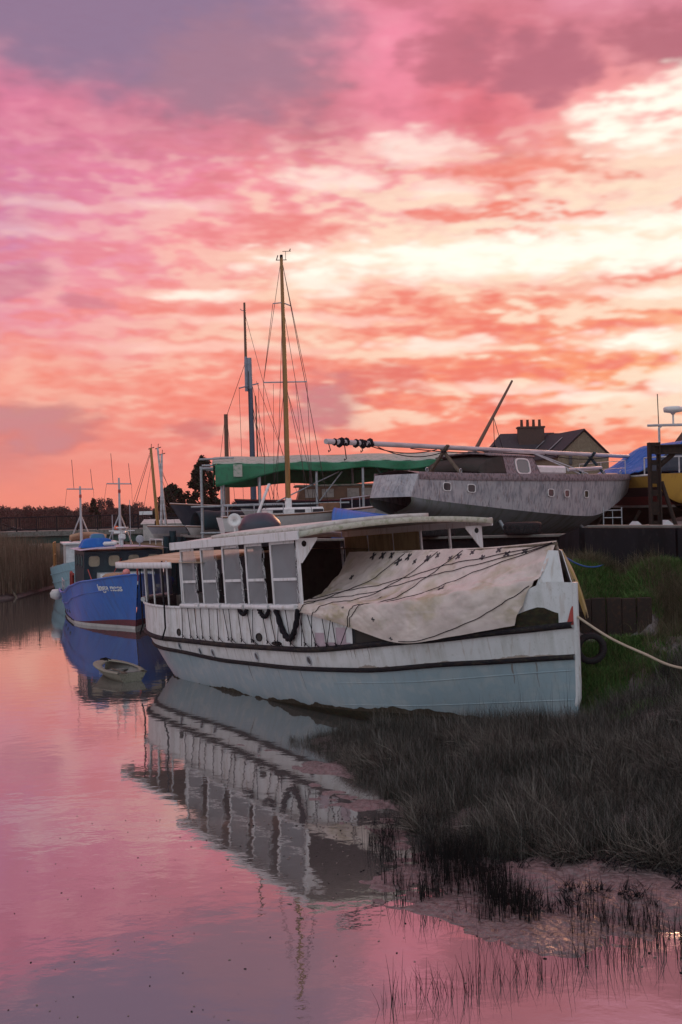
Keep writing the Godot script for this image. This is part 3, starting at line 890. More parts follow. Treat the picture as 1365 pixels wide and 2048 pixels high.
func white_river_boat():
	rng.seed = 5
	var sheer_t = [[-9.6, 1.36], [-8.6, 1.31], [-6.4, 1.19], [-3.0, 1.15], [0.0, 1.17], [2.8, 1.36], [4.2, 1.47], [4.9, 1.52]]
	var low_t = [[-9.6, 1.08], [-8.5, 1.02], [-6.2, 0.93], [-3.4, 0.8], [-1.0, 0.79], [1.5, 0.83], [3.3, 0.95], [4.9, 1.0]]
	var weed_t = [[-9.6, 0.95], [-8.6, 0.5], [-8.0, 0.3], [-5.4, 0.1], [-2.5, 0.04], [0.0, 0.06], [1.9, 0.08], [3.2, 0.02], [4.0, -0.2], [4.9, -0.3]]
	var top_t = [[-9.6, 2.06], [-8.8, 2.02], [-6.0, 1.93], [-3.0, 1.92], [0.1, 1.92], [0.6, 1.86], [1.35, 1.74]]
	var keel_t = [[-9.6, 0.9], [-8.6, 0.35], [-7.5, -0.2], [-6.0, -0.45], [3.3, -0.45], [4.4, -0.4], [4.9, -0.35]]
	var B = {"xs": -9.6, "xb": 4.9, "rake": 0.06, "flare": 0.0}
	B.beam = func(t):
		var x = lerpf(-9.6, 4.9, t)
		if x > -1.0:
			return 2.2 * maxf(0.0, 1.0 - pow((x + 1.0) / 5.9, 2.5)) + 0.03
		if x < -6.0:
			return 2.2 * sqrt(maxf(0.0, 1.0 - pow((-6.0 - x) / 3.66, 2.6))) + 0.03
		return 2.23
	B.sheer = func(t): return line(sheer_t, lerpf(-9.6, 4.9, t))
	B.keel = func(t): return line(keel_t, lerpf(-9.6, 4.9, t))
	B.sec = func(t): return 0.15 + 0.2 * smoothstep(0.8, 1.0, t) + 0.5 * smoothstep(0.22, 0.0, t)
	WB = B
	var low = func(t): return line(low_t, lerpf(-9.6, 4.9, t))
	var weed = func(t): return line(weed_t, lerpf(-9.6, 4.9, t))
	var top = func(t): return line(top_t, lerpf(-9.6, 4.9, t))
	var w = thing("river_boat", "large white passenger launch with torn side screens, aground bow first at the grassy bank", "boat")
	w.transform = Transform3D(Basis(Vector3.UP, deg_to_rad(-57.5)) * Basis(Vector3.BACK, deg_to_rad(2.75)) * Basis(Vector3.RIGHT, deg_to_rad(1.64)), Vector3(1.18, 0.14, -22.6))
	white_boat = w
	var s = ST()
	band(s, B, weed, low, 60, 8)
	var hull = obj("hull", s, M.hull_bottom, w)
	s = ST()
	band(s, B, B.keel, weed, 60, 6, -0.002)
	obj("weed_growth", s, M.weed, hull)
	s = ST()
	band(s, B, low, B.sheer, 60, 3)
	transom(s, B, 0.92, 2.05)
	obj("topside", s, M.hull_white, w)
	# ragged scum line left by the tides
	var sn1 = FastNoiseLite.new()
	sn1.seed = 3
	sn1.frequency = 0.9
	sn1.fractal_octaves = 5
	s = ST()
	for sd in [1.0, -1.0]:
		sheet(s, 260, 2, func(u, v):
			var t = lerpf(0.08, tx(B, 3.6), u)
			var x = lerpf(-9.6, 4.9, t)
			var h = maxf(0.0, 0.05 + 0.09 * sn1.get_noise_2d(x * 0.7, sd) + 0.05 * sn1.get_noise_2d(x * 3.0, sd + 9.0))
			return hp(B, t, weed.call(t) - 0.02 + (h + 0.02) * v, sd, 0.004))
	obj("scum_line", s, M.scum_line, hull)
	for q in [[0.35, 0.62, 1.2, 1.5], [0.62, 1.3, 1.2, 1.33], [0.95, 1.2, 1.3, 1.6]]:
		s = ST()
		sheet(s, 6, 2, func(u, v): return hp(B, tx(B, lerpf(q[0], q[1], u)), lerpf(q[2], q[3], v), 1.0, 0.004 + 0.001 * q[0]))
		obj("primer_patch", s, M.primer_pink, w)
	# rust that has run down from the rails and bolts
	rng.seed = 15
	for i in 22:
		var x0 = rng.randf_range(-8.0, 4.6)
		var wd = rng.randf_range(0.012, 0.035)
		var t0 = tx(B, x0)
		var under = i % 3 == 0
		var y1 = low.call(t0) - 0.05 if under else B.sheer.call(t0) - 0.05
		var ln = rng.randf_range(0.12, 0.42) if under else minf(rng.randf_range(0.08, 0.3), y1 - low.call(t0) - 0.04)
		s = ST()
		sheet(s, 2, 6, func(u, v): return hp(B, tx(B, x0 + (u - 0.5) * wd * (1.0 - 0.7 * v) + 0.006 * sin(v * 9.0 + i)), y1 - ln * v, 1.0, 0.0045))
		obj("rust_streak", s, M.rust_stain, hull)
	for q in [[1.1, 2.3], [2.5, 3.4], [3.55, 4.7]]:
		s = ST()
		sheet(s, 60, 2, func(u, v):
			var x = lerpf(q[0], q[1], u)
			var h = maxf(0.004, (0.035 + 0.09 * sn1.get_noise_2d(x * 1.3, 40.0) + 0.05 * sn1.get_noise_2d(x * 6.0, 50.0)) * sin(u * PI))
			return hp(B, tx(B, x), low.call(tx(B, x)) + 0.04 + h * v, 1.0, 0.004))
		obj("rust_patch", s, M.rust_stain, hull)
	# lapped plating seams along the bottom
	for yy in [[0.42, 0.62, 0.78], [0.02, 0.2, 0.3]]:
		s = ST()
		var ytab = [[-2.0, yy[0]], [2.0, yy[1]], [4.85, yy[2]]]
		rail(s, B, func(t): return line(ytab, lerpf(-9.6, 4.9, t)), 0.022, 0.012, tx(B, 0.6), tx(B, 4.84), 30, [1.0])
		obj("plate_seam", s, M.hull_bottom, hull)
	s = ST()
	rail(s, B, B.sheer, 0.11, 0.085, 0.0, 1.0, 60)
	obj("upper_rubbing_rail", s, M.rail_black, w)
	s = ST()
	rail(s, B, low, 0.09, 0.06, 0.0, 1.0, 60)
	obj("lower_rubbing_rail", s, M.rail_black, w)
	# stem
	s = ST()
	var sp = []
	for i in 12:
		var y = lerpf(-0.35, 2.2, i / 11.0)
		sp.append(hp(B, 1.0, y, 0.0) + Vector3(0.005 - 0.55 * pow(clampf((0.45 - y) / 0.8, 0.0, 1.0), 2.0), 0, 0))
	tube(s, sp, 0.05, 8)
	obj("stem_post", s, M.hull_white, w)
	# bulwark, outside and inside skins
	var b1 = tx(B, 1.35)
	for sd in [1.0, -1.0]:
		s = ST()
		band(s, B, B.sheer, top, 50, 4, 0.0, 0.0, b1, [sd])
		obj("bulwark", s, M.hull_white, w)
	s = ST()
	band(s, B, func(_t): return 1.0, top, 50, 3, -0.06, 0.0, b1)
	obj("bulwark_lining", s, M.wall_dark, w)
	s = ST()
	rail(s, B, top, 0.06, 0.04, 0.0, b1, 50)
	obj("cap_rail", s, M.hull_white, w)
	for sd in [1.0, -1.0]:
		s = ST()
		band(s, B, B.sheer, func(_t): return 1.62, 24, 2, -0.05, b1, tx(B, 3.9), [sd])
		obj("scupper_gap", s, M.deck_dark, w)
	s = ST()
	var bow_t = [[3.7, 1.85], [4.2, 2.08], [4.6, 2.24], [4.9, 2.2]]
	band(s, B, B.sheer, func(t): return line(bow_t, lerpf(-9.6, 4.9, t)), 18, 4, 0.0, tx(B, 3.7), 1.0)
	obj("bow_bulwark", s, M.hull_white, w)
	s = ST()
	var moss_t = [[3.6, 1.5], [3.85, 1.6], [4.5, 1.84], [4.72, 1.72]]
	band(s, B, B.sheer, func(t): return line(moss_t, lerpf(-9.6, 4.9, t)), 14, 2, 0.012, tx(B, 3.6), tx(B, 4.72), [1.0])
	obj("bow_scuttle", s, M.weed, w)
	for sd in [1.0, -1.0]:
		s = ST()
		band(s, B, B.sheer, func(t): return 1.52 + 0.3 * smoothstep(tx(B, 4.8), tx(B, 4.89), t), 8, 2, 0.014, tx(B, 4.8), 1.0, [sd])
		obj("red_patch", s, M.red_paint, w)
	for sd in [1.0, -1.0]:
		s = ST()
		plate(s, [Vector3(4.42, 2.1, sd * 0.4), Vector3(4.8, 2.14, sd * 0.1), Vector3(4.66, 2.72, sd * 0.05), Vector3(4.52, 2.74, sd * 0.12)], Vector3(0.0, 0.0, -sd * 0.02))
		obj("stem_board", s, M.hull_white, w)
	s = ST()
	deck(s, B, func(_t): return 1.02, 40, 0.06)
	obj("deck", s, M.deck_dark, w)
	# portholes between the rails, hawse ports in the bulwark
	for p in [[-5.62, 1.04], [-4.59, 0.96], [-3.96, 0.95], [-1.96, 0.96], [0.05, 0.97]]:
		pane_disc("porthole", B, p[0], p[1], 1.0, 0.075, 0.095, M.metal_grey, M.porthole_glass, w)
	for p in [[-5.55, 1.36, 0.1], [-1.72, 1.36, 0.13]]:
		pane_disc("hawse_port", B, p[0], p[1], 1.0, p[2], 0.085, M.rail_black, M.deck_dark, w)
	pane_disc("hawse_port", B, -1.02, 1.26, 1.0, 0.2, 0.04, M.rail_black, M.deck_dark, w)
	# upper roof: cambered, on five bays of posts each side
	var ry = func(z): return 3.37 + 0.13 * (1.0 - pow(z / 2.3, 2.0))
	s = ST()
	sheet(s, 12, 16, func(u, v):
		var z = lerpf(-2.3, 2.3, v)
		return Vector3(lerpf(-5.5, 0.27, u), ry.call(z), z), -0.07)
	var roof = obj("upper_roof", s, M.roof_white, w)
	s = ST()
	sheet(s, 12, 14, func(u, v):
		var z = lerpf(-0.75, 2.16, v)
		return Vector3(lerpf(-3.7, 0.2, u), ry.call(z) + 0.085, z), 0.075)
	obj("roof_panel", s, M.roof_white, roof)
	s = ST()
	sheet(s, 2, 18, func(u, v):
		var z = lerpf(-2.31, 2.31, v)
		return Vector3(0.272, ry.call(z) + lerpf(-0.1, 0.012, u), z), 0.03)
	obj("front_edge", s, M.roof_moss, roof)
	for sd in [1.0, -1.0]:
		s = ST()
		box(s, Vector3(-2.62, 3.31, sd * 2.32), Vector3(5.76, 0.17, 0.045))
		obj("fascia", s, M.house_white, roof)
	s = ST()
	sheet(s, 1, 14, func(u, v):
		var z = lerpf(-2.3, 2.3, v)
		return Vector3(-5.51, ry.call(z) - 0.14 * u, z), 0.03)
	obj("rear_edge", s, M.house_white, roof)
	for i in 6:
		for sd in [1.0, -1.0]:
			s = ST()
			box(s, Vector3(-1.04 * i, 2.58, sd * 2.2), Vector3(0.055 if i else 0.075, 1.34, 0.05))
			obj("post", s, M.house_white, w)
	for sd in [1.0, -1.0]:
		bracket(w, Vector3(0.03, 3.25, sd * 2.19), 90.0 if sd > 0 else -90.0)
	# torn mesh screens along the near side
	for i in 5:
		var xa = -1.04 * (i + 1) + 0.05
		var gap: float = [0.06, 0.3, 0.24, 0.34, 0.3][i]
		var xb = -1.04 * i - gap
		s = ST()
		var nz = FastNoiseLite.new()
		nz.seed = i
		nz.frequency = 1.2
		sheet(s, 14, 18, func(u, v):
			var y = lerpf(2.0, 3.2, v)
			var edge: float = xb + nz.get_noise_1d(y * 2.0 + i * 7.0) * 0.1
			return Vector3(lerpf(xa, edge, u), y, 2.215 + 0.02 * sin(u * 5.0 + y * 3.0) + 0.03 * nz.get_noise_2d(u * 2.0, y * 2.0)))
		var scr = obj("screen", s, M.screen_mesh, w)
		for y in [2.5, 3.2]:
			s = ST()
			box(s, Vector3((xa + xb) * 0.5, y, 2.24), Vector3(xb - xa, 0.055, 0.012))
			obj("webbing", s, M.house_white, scr)
		s = ST()
		box(s, Vector3(xa + 0.01, 2.58, 2.245), Vector3(0.05, 1.24, 0.014))
		obj("hem", s, M.house_white, scr)
		s = ST()
		for k in 26:
			var y = rng.randf_range(2.05, 3.15)
			var e: float = xb + nz.get_noise_1d(y * 2.0 + i * 7.0) * 0.1
			var p = Vector3(e - 0.01, y, 2.22)
			var q = p + Vector3(rng.randf_range(0.02, 0.12), -rng.randf_range(0.03, 0.3), rng.randf_range(0.0, 0.04))
			tube(s, [p, p.lerp(q, 0.5) + Vector3(0.03, 0.02, 0), q], 0.003, 3)
		obj("frayed_threads", s, M.house_white, scr)
		s = ST()
		tube(s, [Vector3(xa - 0.03, 1.97, 2.3), Vector3(-1.04 * i - 0.08, 1.97, 2.3)], 0.05, 8)
		box(s, Vector3(-1.04 * (i + 0.5) - 0.03, 2.0, 2.25), Vector3(0.94, 0.012, 0.12), Basis(Vector3.RIGHT, 0.4))
		obj("ledge_roll", s, M.house_white, w)
	# boards closing three bays on the far side
	for i in [2, 3, 4]:
		s = ST()
		box(s, Vector3(-1.04 * (i + 0.5), 2.62, -2.17), Vector3(0.97, 1.22, 0.02))
		obj("side_board", s, M.ply_tan, w)
	s = ST()
	box(s, Vector3(-1.0, 2.2, 1.95), Vector3(0.04, 2.0, 0.42))
	obj("inner_partition", s, M.wall_dark, w)
	s = ST()
	box(s, Vector3(-5.3, 2.1, -0.9), Vector3(0.05, 2.1, 2.4))
	obj("rear_bulkhead", s, M.deck_dark, w)
	s = ST()
	box(s, Vector3(-2.6, 1.5, -1.2), Vector3(2.2, 0.9, 0.9))
	obj("engine_casing", s, M.wall_dark, w)
	# after awning, lower and open
	s = ST()
	sheet(s, 14, 14, func(u, v):
		var x = lerpf(-9.45, -4.0, u)
		var a = lerpf(-1.0, 1.0, v)
		var hw: float = minf(2.3, 2.32 * sqrt(maxf(0.0, 1.0 - pow(clampf((-6.2 - x) / 3.62, 0.0, 1.0), 5.0))) + 0.25)
		return Vector3(x, lerpf(3.06, 2.9, u) + 0.12 * (1.0 - a * a), a * hw), -0.04)
	var aw = obj("awning", s, M.awning_tan, w)
	s = ST()
	for sd in [1.0, -1.0]:
		sheet(s, 30, 2, func(u, v):
			var x = lerpf(-9.48, -5.5, tspace(u * 0.5 + 0.0) * 2.0 if u < 1.0 else 1.0)
			var hw: float = minf(2.32, 2.33 * sqrt(maxf(0.0, 1.0 - pow(clampf((-6.2 - x) / 3.62, 0.0, 1.0), 5.0))) + 0.27)
			return Vector3(x, lerpf(3.06, 2.94, u) + lerpf(-0.12, 0.02, v), sd * hw), 0.025)
	sheet(s, 8, 2, func(u, v): return Vector3(-9.49, 3.06 + lerpf(-0.12, 0.02, v), lerpf(-1.35, 1.35, u)), 0.025)
	obj("awning_valance", s, M.house_white, aw)
	for x in [-8.75, -7.9, -7.0, -6.1, -5.35]:
		for sd in [1.0, -1.0]:
			var q = hp(B, tx(B, x), 2.0, sd, -0.05)
			s = ST()
			rod(s, Vector3(x, 1.9, q.z), Vector3(x, 3.0, q.z), 0.024, 7)
			obj("awning_post", s, M.house_white, w)
	for x in [-9.4, -9.65]:
		for sd in [1.0, -1.0]:
			var q = hp(B, tx(B, x), 2.0, sd, -0.05)
			s = ST()
			rod(s, Vector3(x, 1.9, q.z), Vector3(x, 3.0, q.z), 0.02, 7)
			obj("awning_post", s, M.house_white, w)
	s = ST()
	sheet(s, 16, 12, func(u, v):
		var x = lerpf(-9.6, -8.2, u)
		var q = hp(B, tx(B, x), 2.0, 1.0, 0.02)
		return Vector3(x, lerpf(2.1, 2.95, v), q.z + 0.02 * sin(u * 9.0 + v * 4.0)))
	obj("torn_vinyl", s, M.clear_vinyl, w)
	s = ST()
	var roll = []
	for i in 9:
		roll.append(hp(B, tx(B, lerpf(-9.55, -8.15, i / 8.0)), 2.08, 1.0, 0.03))
	tube(s, roll, 0.06, 8)
	obj("rolled_curtain", s, M.hull_white, w)
	for p in [[-5.55, 2.35, 0.9], [-5.6, 1.7, 0.85]]:
		s = ST()
		lathe(s, [Vector2(0.02, -0.3), Vector2(0.16, -0.24), Vector2(0.19, 0.0), Vector2(0.16, 0.24), Vector2(0.02, 0.3)], Vector3(p[0], p[1], p[2]), Basis(), 12)
		obj("hung_fender", s, M.rubber, w)
	# dark hood and horn on the roof
	s = ST()
	lathe(s, [Vector2(0.52, 0.0), Vector2(0.54, 0.12), Vector2(0.5, 0.2), Vector2(0.36, 0.36), Vector2(0.24, 0.41), Vector2(0.001, 0.43)], Vector3(-4.75, 3.53, 0.4), Basis().scaled(Vector3(1.15, 0.95, 0.85)), 20)
	obj("roof_hood", s, M.navy, w)
	s = ST()
	var hb = Basis(Vector3(0.2, 0, -1).normalized(), PI / 2.0)
	lathe(s, [Vector2(0.03, -0.18), Vector2(0.05, -0.1), Vector2(0.09, -0.03), Vector2(0.155, 0.03), Vector2(0.16, 0.04), Vector2(0.08, 0.0), Vector2(0.03, -0.06)], Vector3(-4.85, 3.8, 0.98), Basis(Vector3(-0.47, 0, 0.88), Vector3(0.88, 0.0, 0.47), Vector3.UP), 18)
	rod(s, Vector3(-4.93, 3.46, 0.94), Vector3(-4.93, 3.8, 0.94), 0.03)
	obj("horn", s, M.white_gloss, w)
	# lashing cords between the ledge rolls and the rail
	var cx = -5.2
	while cx < 1.1:
		var x0 = cx + rng.randf_range(-0.08, 0.08)
		var x1 = cx + rng.randf_range(-0.15, 0.15)
		var c = line(top_t, x0) if x0 > 0.0 else 1.93
		var q1 = hp(B, tx(B, x1), 1.3, 1.0, 0.03)
		s = ST()
		tube(s, [Vector3(x0, c, hp(B, tx(B, x0), 1.9, 1.0, 0.05).z), q1 + Vector3(0, 0.06, 0.0), q1, q1 + Vector3(0.04, -0.05, 0.03), q1 + Vector3(0.08, 0.0, 0.02), q1 + Vector3(0.0, 0.02, 0.02)], 0.009, 4)
		var q2 = hp(B, tx(B, x1 + 0.2), 1.22, 1.0, 0.04)
		tube(s, [q1, q1.lerp(q2, 0.5) - Vector3(0, 0.01, 0), q2], 0.008, 4)
		obj("lashing_cord", s, M.cord_black, w)
		cx += 0.34
	for x in [-8.4, -6.1]:
		s = ST()
		var q = hp(B, tx(B, x), 1.9, 1.0, 0.06)
		tube(s, [Vector3(x, 3.0, q.z), Vector3(x + 0.03, 2.0, q.z + 0.03), Vector3(x, 1.45, q.z + 0.03), Vector3(x - 0.1, 1.2, q.z + 0.08)], 0.022, 6)
		obj("hanging_hose", s, M.cord_black, w)
	# heavy rope festooned in a bight over the side
	for f in [[-0.85, 0.0, 0.55, 0.045], [-1.55, -1.12, 0.14, 0.03], [-2.4, -2.05, 0.1, 0.03]]:
		s = ST()
		var zz = hp(B, tx(B, f[0]), 1.6, 1.0, 0.06).z
		for tw in [0.0, PI]:
			var rp = []
			for i in 31:
				var t = i / 30.0
				var a = t * 26.0 + tw
				rp.append(Vector3(lerpf(f[0], f[1], t), 1.92 - f[2] * 4.0 * t * (1.0 - t) + 0.02 * sin(a), zz + 0.02 * cos(a)))
			tube(s, rp, f[3], 6)
		obj("festooned_rope", s, M.cord_black, w)

# ------------------------------------------------------------------ tarpaulin over the foredeck
const T_RIDGE := [[-1.65, 2.9, 0.0], [-0.1, 2.87, 0.0], [1.45, 2.85, 0.0], [3.0, 2.84, 0.0], [4.6, 2.88, 0.0]]
const T_FOLD := [[-0.12, 2.0, 2.18], [1.1, 2.0, 2.07], [2.2, 2.0, 1.72], [3.3, 2.08, 1.15], [4.45, 2.25, 0.42]]
const T_EDGE := [[-0.05, 1.9, 2.3], [1.2, 1.66, 2.12], [2.45, 1.34, 1.78], [3.4, 1.43, 1.33], [4.24, 1.56, 0.72]]

func vlist(a) -> Array:
	var o = []
	for p in a:
		o.append(Vector3(p[0], p[1], p[2]))
	return o

var tarp_noise: FastNoiseLite

func tarp_at(u: float, v: float, lift := 0.0) -> Vector3:
	var r: Vector3 = curve(vlist(T_RIDGE), u)
	var f: Vector3 = curve(vlist(T_FOLD), u)
	var e: Vector3 = curve(vlist(T_EDGE), u)
	var sd = 1.0 if v >= 0.0 else -1.0
	var w = absf(v)
	var p: Vector3
	if w < 0.62:
		var k = w / 0.62
		p = r.lerp(f, k) - Vector3(0, 0.24 * sin(k * PI) * (1.0 - 0.5 * u), 0)
	else:
		var k = (w - 0.62) / 0.38
		p = f.lerp(e, k) + Vector3(0, 0, 0.05 * sin(k * PI))
	# folds run from the ridge down and forward to the lashed edge
	var fold = tarp_noise.get_noise_2d(u * 90.0 - w * 38.0, w * 7.0) * 0.05 + tarp_noise.get_noise_2d(u * 260.0 + w * 60.0, w * 9.0 + 50.0) * 0.02
	var big = tarp_noise.get_noise_2d(u * 26.0 + 70.0 + w * 22.0, w * 16.0) * 0.2
	var n = Vector3(0.15, 0.75, 0.6)
	p += n * ((fold + big * 0.7) * sin(clampf(w, 0.0, 1.0) * PI * 0.92 + 0.15) + lift)
	return Vector3(p.x, p.y, p.z * sd)

func tarpaulin():
	tarp_noise = FastNoiseLite.new()
	tarp_noise.seed = 12
	tarp_noise.frequency = 0.09
	rng.seed = 9
	var t = thing("foredeck_tarpaulin", "stained cream tarpaulin tented over the white boat's foredeck with black tape crosses", "tarpaulin")
	t.transform = white_boat.transform
	var s = ST()
	sheet(s, 120, 60, func(u, v): return tarp_at(u, v), -0.006)
	obj("canvas", s, M.tarp_cream, t)
	s = ST()
	sheet(s, 40, 14, func(u, v): return tarp_at(u, -v * 0.7), 0.006)
	obj("far_canvas", s, M.tarp_cream, t)
	s = ST()
	tube(s, vlist(T_RIDGE).map(func(p): return p - Vector3(0, 0.05, 0)), 0.035, 8)
	obj("ridge_pole", s, M.wood_grey, t)
	# tape crosses: a row below the ridge and a few lower down
	var crosses = []
	for i in 15:
		crosses.append([0.16 + i * 0.051 + rng.randf_range(-0.01, 0.01), rng.randf_range(0.03, 0.09), rng.randf_range(0.4, 1.1), rng.randf_range(0.05, 0.1)])
	for c in [[0.42, 0.8, 0.1, 0.05], [0.27, 0.66, 0.3, 0.05], [0.47, 0.97, 0.2, 0.05], [0.36, 0.42, 0.4, 0.045], [0.62, 0.36, 0.3, 0.1], [0.12, 0.2, 0.9, 0.06]]:
		crosses.append(c)
	for c in crosses:
		s = ST()
		for arm in 2:
			var a: float = c[2] + arm * PI / 2.0
			var d = Vector2(cos(a) / 6.2, sin(a) / 2.6) * c[3]
			var e = Vector2(-sin(a) / 6.2, cos(a) / 2.6) * c[3] * 0.28
			sheet(s, 4, 1, func(x, y):
				var k: Vector2 = Vector2(c[0], c[1]) + d * (x * 2.0 - 1.0) + e * (y * 2.0 - 1.0)
				return tarp_at(k.x, clampf(k.y, 0.005, 0.995), 0.006 + 0.002 * arm), -0.002)
		obj("tape_cross", s, M.tape_black, t)
	# ropes that hold it down
	var lines = [
		[[0.33, 0.02], [0.18, 0.35], [0.08, 0.6], [0.05, 0.8], [0.03, 1.0]],
		[[0.5, 0.02], [0.33, 0.35], [0.17, 0.62], [0.13, 0.85], [0.11, 1.0]],
		[[0.62, 0.02], [0.46, 0.4], [0.33, 0.66], [0.3, 0.85], [0.28, 1.0]],
		[[1.0, 0.02], [0.75, 0.2], [0.52, 0.42], [0.36, 0.66], [0.31, 0.85], [0.29, 1.0]],
		[[0.02, 0.5], [0.3, 0.28], [0.6, 0.14], [0.98, 0.02]],
		[[0.02, 0.62], [0.3, 0.36], [0.62, 0.2], [0.98, 0.03]],
		[[0.99, 0.66], [0.9, 0.8], [0.78, 0.92], [0.62, 0.985], [0.5, 0.99]]]
	for L in lines:
		var ctrl = []
		for p in L:
			ctrl.append(Vector3(p[0], p[1], 0))
		var pts = []
		for i in 41:
			var k: Vector3 = curve(ctrl, i / 40.0)
			pts.append(tarp_at(clampf(k.x, 0, 1), clampf(k.y, 0, 1), 0.014))
		s = ST()
		tube(s, pts, 0.007, 5)
		obj("lashing_rope", s, M.cord_black, t)
	for L in [[0.05, -0.02, 1.25], [0.11, 0.3, 1.25], [0.28, 1.12, 1.3], [0.2, 0.75, 1.27]]:
		var a = tarp_at(L[0], 0.99, 0.012)
		var b = hp(WB, tx(WB, L[1]), L[2], 1.0, 0.06)
		s = ST()
		tube(s, sag(a, b, 0.0, 5), 0.008, 5)
		obj("lashing_rope", s, M.cord_black, t)

# ------------------------------------------------------------------ ropes, dinghy and other things at the bow
func boat_to_world(p: Vector3) -> Vector3:
	return white_boat.transform * p

func bow_things():
	var s = ST()
	var a = boat_to_world(Vector3(4.92, 1.66, 0.0))
	var rc = [a, a.lerp(Vector3(4.84, 1.48, -16.5), 0.33) - Vector3(0, 0.1, 0), a.lerp(Vector3(4.84, 1.48, -16.5), 0.66) - Vector3(0, 0.1, 0), Vector3(4.84, 1.43, -16.5), Vector3(5.6, 1.5, -15.4), Vector3(6.8, 1.9, -14.0)]
	var rp = []
	for i in 41:
		rp.append(curve(rc, i / 40.0))
	tube(s, rp, 0.02, 7)
	tag(obj("mooring_rope", s, M.rope_cream), "thick cream mooring rope slung from the white bow to the bank at right", "rope")
	s = ST()
	tube(s, sag(boat_to_world(Vector3(4.5, 2.72, -0.1)), Vector3(5.1, 2.66, -22.3), 0.15), 0.014, 6)
	tag(obj("mooring_rope", s, M.rope_blue), "thin blue rope from the tarpaulin's peak to the grass by the wall", "rope")
	# old sailcloth hanging down the far side of the bow
	s = ST()
	var p0 = boat_to_world(Vector3(4.62, 2.68, -0.12))
	var p1 = boat_to_world(Vector3(4.98, 1.62, -0.18))
	sheet(s, 14, 10, func(u, v):
		var c = p0.lerp(p1, u)
		var wd = 0.04 + 0.17 * sin(u * PI * 0.75) * (1.0 - u * 0.5)
		return c + Vector3(wd * (v - 0.15), 0.05 * sin(v * 9.0 + u * 3.0), -0.12 - 0.2 * v + 0.04 * sin(v * 14.0)), 0.006)
	tag(obj("hanging_sailcloth", s, M.sail_yellow), "dirty yellow sailcloth hanging beside the white boat's stem", "cloth")
	for q in [[Vector3(4.55, 1.05, -0.62), 0.26, "black tyre fender hung over the far side of the white bow"]]:
		tyre(boat_to_world(q[0]), Basis(Vector3.FORWARD, 0.3) * Basis(Vector3.RIGHT, PI / 2.0) , q[1], q[2])

var tyre_mesh: ArrayMesh

func tyre(at: Vector3, b: Basis, r: float, label: String, group := ""):
	if tyre_mesh == null:
		var s = ST()
		lathe(s, [Vector2(0.62, -0.2), Vector2(0.66, -0.3), Vector2(0.8, -0.34), Vector2(0.95, -0.29), Vector2(1.0, -0.2), Vector2(1.0, 0.2), Vector2(0.95, 0.29), Vector2(0.8, 0.34), Vector2(0.66, 0.3), Vector2(0.62, 0.2), Vector2(0.7, 0.0), Vector2(0.62, -0.2)], Vector3.ZERO, Basis(), 28)
		for k in 28:
			var a = TAU * k / 28
			box(s, Vector3(cos(a) * 1.0, 0.1 if k % 2 else -0.1, sin(a) * 1.0), Vector3(0.06, 0.17, 0.12), Basis(Vector3.UP, -a))
		s.generate_normals()
		tyre_mesh = s.commit()
	var o = mesh_obj("tyre", tyre_mesh, M.rubber, self)
	o.transform = Transform3D(b.scaled_local(Vector3(r, r, r)), at)
	tag(o, label, "tyre", group)
	return o

